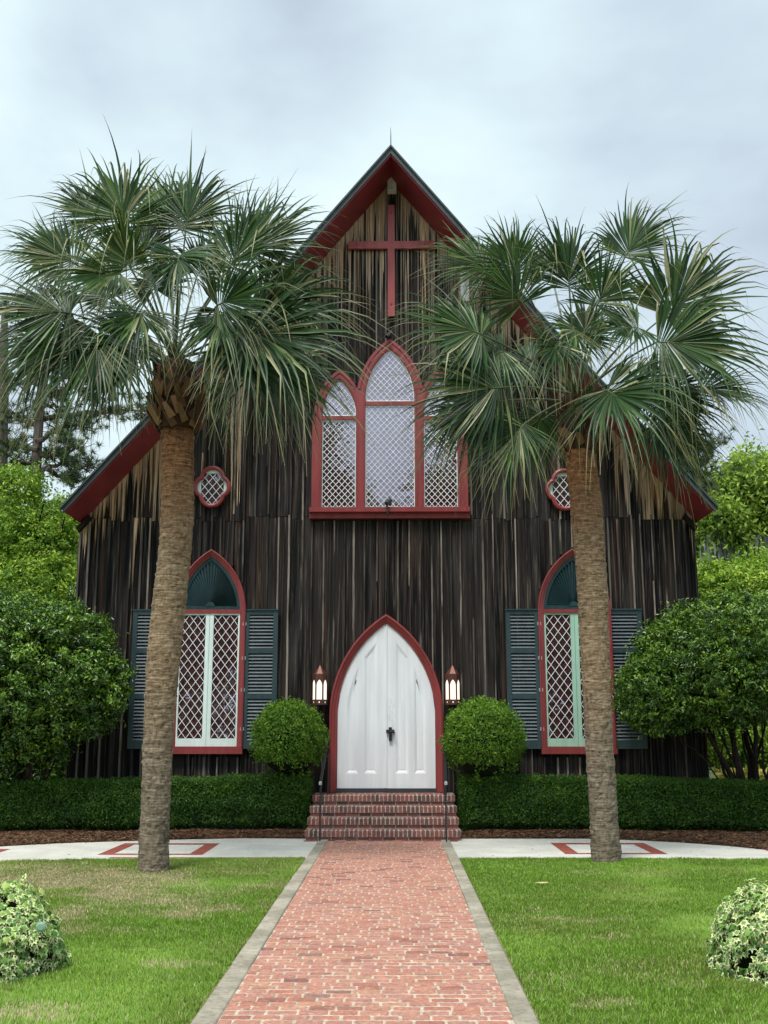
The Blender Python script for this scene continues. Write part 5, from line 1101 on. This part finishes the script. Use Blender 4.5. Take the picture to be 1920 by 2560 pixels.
# ================================================================ IVY MOUNDS
def ivy(cx, cy, rx, ry, rz, label, n, seedv):
    global RNG; RNG = np.random.default_rng(seedv)
    rt = empty('ivy_mound', (cx, cy, 0)); setp(rt, label, 'ivy')
    prof = [(0, 1.0), (22, .50), (48, .92), (70, .48), (100, .62), (128, .42), (160, .34), (180, .12)]; out = [(math.radians(a), r) for a, r in prof]; out = out + [(-a, r) for a, r in out[::-1][1:-1]]
    k = len(out); u = rdir(n); u[:, 2] = np.abs(u[:, 2]) - .02; u = unit(np.sign(u) * np.abs(u) ** .85); lum = 1 + (fbm(u[:, 0] * 3 + 7, u[:, 1] * 3 + u[:, 2] * 2, 1.4, seedv) - .5) * .38 - np.abs(RNG.normal(0, .05, n))
    P = np.array([cx, cy, 0]) + u * np.array([rx, ry, rz]) * lum[:, None] + RNG.normal(0, .012, (n, 3)); P[:, 2] = np.maximum(P[:, 2], .025)
    N = unit(u + RNG.normal(0, .5, (n, 3)) + [0, 0, .25]); dn = np.array([0, 0, -1.0]); T = unit(dn - N * (N @ dn)[:, None] + RNG.normal(0, .45, (n, 3))); T = unit(T - N * np.sum(T * N, 1)[:, None]); B = np.cross(N, T)
    s_ = RNG.uniform(.024, .058, n)[:, None]; V = np.zeros((n, k + 1, 3)); V[:, 0] = P + N * .006
    curl = RNG.uniform(-.25, .25, n)[:, None]
    for i, (a, r) in enumerate(out): V[:, i + 1] = P + s_ * r * (T * math.cos(a) + B * math.sin(a)) - N * s_ * (.22 * r * r + curl * r)
    b = np.arange(n)[:, None] * (k + 1); Fc = np.concatenate([b + np.array([[0, i + 1, (i + 1) % k + 1]]) for i in range(k)])
    ax = np.tile(np.array([0.] + [1.] * k), (n, 1)) * np.clip(RNG.normal(.85, .25, (n, 1)), .2, 1.2)
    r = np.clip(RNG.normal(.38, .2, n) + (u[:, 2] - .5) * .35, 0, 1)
    fast('foliage', V.reshape(-1, 3), Fc, 'ivy', rt, rnd=np.repeat(r, k + 1), aux=ax)
    m = MB(); ns_, nr = 20, 8; vs = [(cx + rx * .86 * math.cos(2 * math.pi * j / ns_) * math.cos(math.pi / 2 * i / nr), cy + ry * .86 * math.sin(2 * math.pi * j / ns_) * math.cos(math.pi / 2 * i / nr), rz * .86 * math.sin(math.pi / 2 * i / nr)) for i in range(nr + 1) for j in range(ns_)]
    m.add(vs, [(i * ns_ + j, i * ns_ + (j + 1) % ns_, (i + 1) * ns_ + (j + 1) % ns_, (i + 1) * ns_ + j) for i in range(nr) for j in range(ns_)]); m.build('dark_core', 'core', rt)
    v = MB()
    for q in range(14):
        a = random.uniform(-2.8, -.3); p0 = Vector((cx + rx * 1.0 * math.cos(a), cy + ry * 1.0 * math.sin(a), random.uniform(.1, .4))); p1 = p0 + Vector((random.uniform(-.12, .12), -.02, -.05)); v.tube([p0, (p0 + p1) / 2 + Vector((0, -.04, .02)), p1], .0025, 4)
    v.build('tendril', 'straw', rt)
ivy(-3.2, 8.5, .72, .70, .66, 'mound of variegated green and cream ivy at the lower left edge with a glass disc', 4300, 41); ivy(3.03, 8.45, .66, .66, .68, 'mound of variegated green and cream ivy at the lower right edge', 4300, 42)
c = P3(102, 2317, 7.86); m = MB(); m.tube([(c[0], c[1] - .012, c[2]), (c[0], c[1] - .006, c[2]), (c[0], c[1] + .006, c[2])], [.020, .034, .034], 24); dsk = m.build('glass_disc', 'disc', smooth=False); setp(dsk, 'small round frosted green glass disc poking out of the left ivy mound', 'garden ornament')
m = MB(); m.tube([(c[0], c[1] + .01, c[2] - .03), (c[0] - .03, c[1] + .25, c[2] - .12)], .004, 6); m.build('stake', 'iron', dsk)
# ================================================================ GRASS
RNG = np.random.default_rng(77)
def brown(x, y):
    b = np.zeros_like(x)
    for px, py, rx, ry, k in ((190, 2200, 1.4, 1.25, 1.15), (330, 2235, 1.1, .9, 1.0), (70, 2180, 1.0, 1.0, .8), (460, 2290, .55, .5, .65), (330, 2330, .5, .35, .6), (60, 2540, .3, .2, .8), (200, 2290, .8, .5, .6), (420, 2410, .4, .2, .35),
                              (1400, 2302, .5, .22, .75), (1530, 2345, .35, .18, .5), (1460, 2183, .35, .25, .5), (1310, 2180, .3, .3, .35), (1590, 2510, .25, .12, .5), (1510, 2515, .3, .1, .5), (1300, 2280, .4, .3, .35)):
        gx, gy = G(px, py); b = np.maximum(b, k * np.exp(-(((x - gx) / rx) ** 2 + ((y - gy) / ry) ** 2)))
    nz = fbm(x, y, 2.6, 17); return np.clip(b * 1.15 + (nz - .55) * 1.5 * (b > .08) + (fbm(x, y, .9, 23) - .62) * .9, 0, 1)
def grass(name, n, xf, y0, y1, wid, hgt):
    y = np.sqrt(RNG.uniform(y0 ** 2, y1 ** 2, n)); x = xf(y); ok = (np.abs(x) < .42 * y + .7)
    if True:
        fx = np.interp(x, [-9.3, -7.4, -5.4, -3.8, -1.245, .86, 3.5, 5.2, 7.2, 9.1], [13.4, 14.4, 15.1, 15.35, 15.5, 15.5, 15.5, 15.42, 14.7, 13.6]); ok &= y < fx + .02
    ok &= ~((x - -3.2) ** 2 + (y - 8.5) ** 2 < .45) & ~((x - 3.03) ** 2 + (y - 8.45) ** 2 < .38); x, y = x[ok], y[ok]; b = brown(x, y); keep = RNG.random(len(x)) > b * .62; x, y, b = x[keep], y[keep], b[keep]; n = len(x)
    tuft = fbm(x, y, 7, 31); h = hgt * RNG.uniform(.5, 1.25, n) * (1 - .45 * b) * (.65 + .7 * tuft); a = RNG.uniform(0, 2 * np.pi, n); lean = RNG.uniform(.15, .95, n); wd = wid * (y / 10) ** .5 * RNG.uniform(.7, 1.3, n)
    flow = fbm(x, y, .6, 51) * 8; a = np.where(RNG.random(n) < .45, flow + RNG.normal(0, .5, n), a)
    dx, dy = np.cos(a), np.sin(a); sx, sy = -dy * wd / 2, dx * wd / 2; z0 = np.full(n, -.006)
    def p(t, k): return np.stack([x + dx * h * lean * t * t + sx * k, y + dy * h * lean * t * t + sy * k, z0 + h * t * (1 - .25 * lean * t)], 1)
    V = np.stack([p(0, 1), p(0, -1), p(.5, .8), p(.5, -.8), p(1, 0)], 1).reshape(-1, 3); i = np.arange(n)[:, None] * 5
    Fc = np.concatenate([i + np.array([[0, 1, 3]]), i + np.array([[0, 3, 2]]), i + np.array([[2, 3, 4]])])
    tone = .58 + (fbm(x, y, 1.1, 61) - .5) * .55 + RNG.normal(0, .13, n); tone = np.where(RNG.random(n) < b * 1.05, RNG.uniform(0, .22, n), tone); st_ = RNG.random(n) < .035; tone[st_] = RNG.uniform(.0, .2, st_.sum())
    return setp(fast(name, V, Fc, 'grass', None, rnd=np.repeat(np.clip(tone, 0, 1), 5)), kind='stuff')
grass('grass', 520000, lambda y: -1.26 - RNG.random(len(y)) ** 1.0 * (.42 * y - .3), 5.6, 15.6, .0060, .043)
grass('grass', 520000, lambda y: .875 + RNG.random(len(y)) ** 1.0 * (.42 * y - .1), 5.6, 15.6, .0060, .043)
# clover and a dropped leaf
lx, ly = G(1355, 2219); m = MB(); m.cr = .9; pts = [(-.085, 0), (-.05, .02), (-.01, .03), (.02, .055), (.035, .03), (.075, .03), (.06, .0), (.08, -.03), (.03, -.02), (.0, -.035), (-.04, -.015)]
m.add([(lx, ly, .062)] + [(lx + a, ly + b, .045 + .18 * abs(b) + .1 * abs(a)) for a, b in pts], [(0, i + 1, (i + 1) % len(pts) + 1) for i in range(len(pts))]); setp(m.build('fallen_leaf', 'dryleaf'), 'pale dry leaf lying on the right lawn', 'leaf')
# ================================================================ PINE STRAW
RNG = np.random.default_rng(88)
def straw(x0, x1, xs, ys_, n, zscale):
    x = RNG.uniform(x0, x1, n); yb = np.interp(x, xs, ys_); u = RNG.random(n) ** .8; y = yb - .03 + u * (19.3 - yb); z = .012 + zscale * np.minimum(u * 3, 1) * (.4 + .6 * fbm(x, y, 2.2, 5)) + RNG.random(n) * .02
    a = RNG.uniform(0, np.pi, n); L = RNG.uniform(.06, .17, n); d = np.stack([np.cos(a), np.sin(a), RNG.normal(0, .25, n)], 1); s_ = np.stack([-np.sin(a), np.cos(a), RNG.normal(0, .5, n)], 1) * .0035; c = np.stack([x, y, z], 1)
    e = d * L[:, None] / 2; md = c + np.stack([RNG.normal(0, .01, n), RNG.normal(0, .01, n), RNG.uniform(0, .02, n)], 1)
    V = np.stack([c - e - s_, c - e + s_, md + s_, md - s_, c + e], 1).reshape(-1, 3); i = np.arange(n)[:, None] * 5; Fc = np.concatenate([i + np.array([[0, 1, 2]]), i + np.array([[0, 2, 3]]), i + np.array([[3, 2, 4]])])
    setp(fast('pine_straw', V, Fc, 'straw', None, rnd=np.repeat(np.clip(RNG.normal(.42, .25, n), 0, 1), 5)), kind='stuff')
bl = sorted(backL); br_ = sorted(backR)
straw(-8.5, SX0 - .0, [p[0] for p in bl], [p[1] for p in bl], 42000, .07); straw(SX1 + .0, 8.5, [p[0] for p in br_], [p[1] for p in br_], 42000, .07)
# bits of leaf litter on the paths
m = MB()
for k in range(70):
    if k < 50:
        side = random.choice((-1, 1)); x = random.uniform(1.3, 5) * side; y = random.uniform(15.8, 17.9); z = .008
    else: x = random.uniform(PX0, PX1); y = random.uniform(8, 17.8); z = .014
    s_ = random.uniform(.008, .022); m.cr = random.random(); a = random.uniform(0, 6.28)
    m.add([(x + s_ * math.cos(a + q * 1.57) * (1 if q % 2 else .5), y + s_ * math.sin(a + q * 1.57) * (1 if q % 2 else .5), z + random.uniform(0, .008)) for q in range(4)], [(0, 1, 2, 3)])
setp(m.build('leaf_litter', 'straw'), kind='stuff')
# brick edging of the left bed
ed = empty('brick_edging', (-2.2, 18.05, 0)); setp(ed, 'single course of old orange bricks edging the left bed', 'edging')
m = MB()
for i in range(9):
    x = -3.0 + i * .21; y = np.interp(x, [p[0] for p in bl], [p[1] for p in bl]) + .05; m.cr = random.random(); m.brickbox(x, x + .2, y, y + .09, .0, .045, .005)
m.build('bricks', 'inlay', ed)
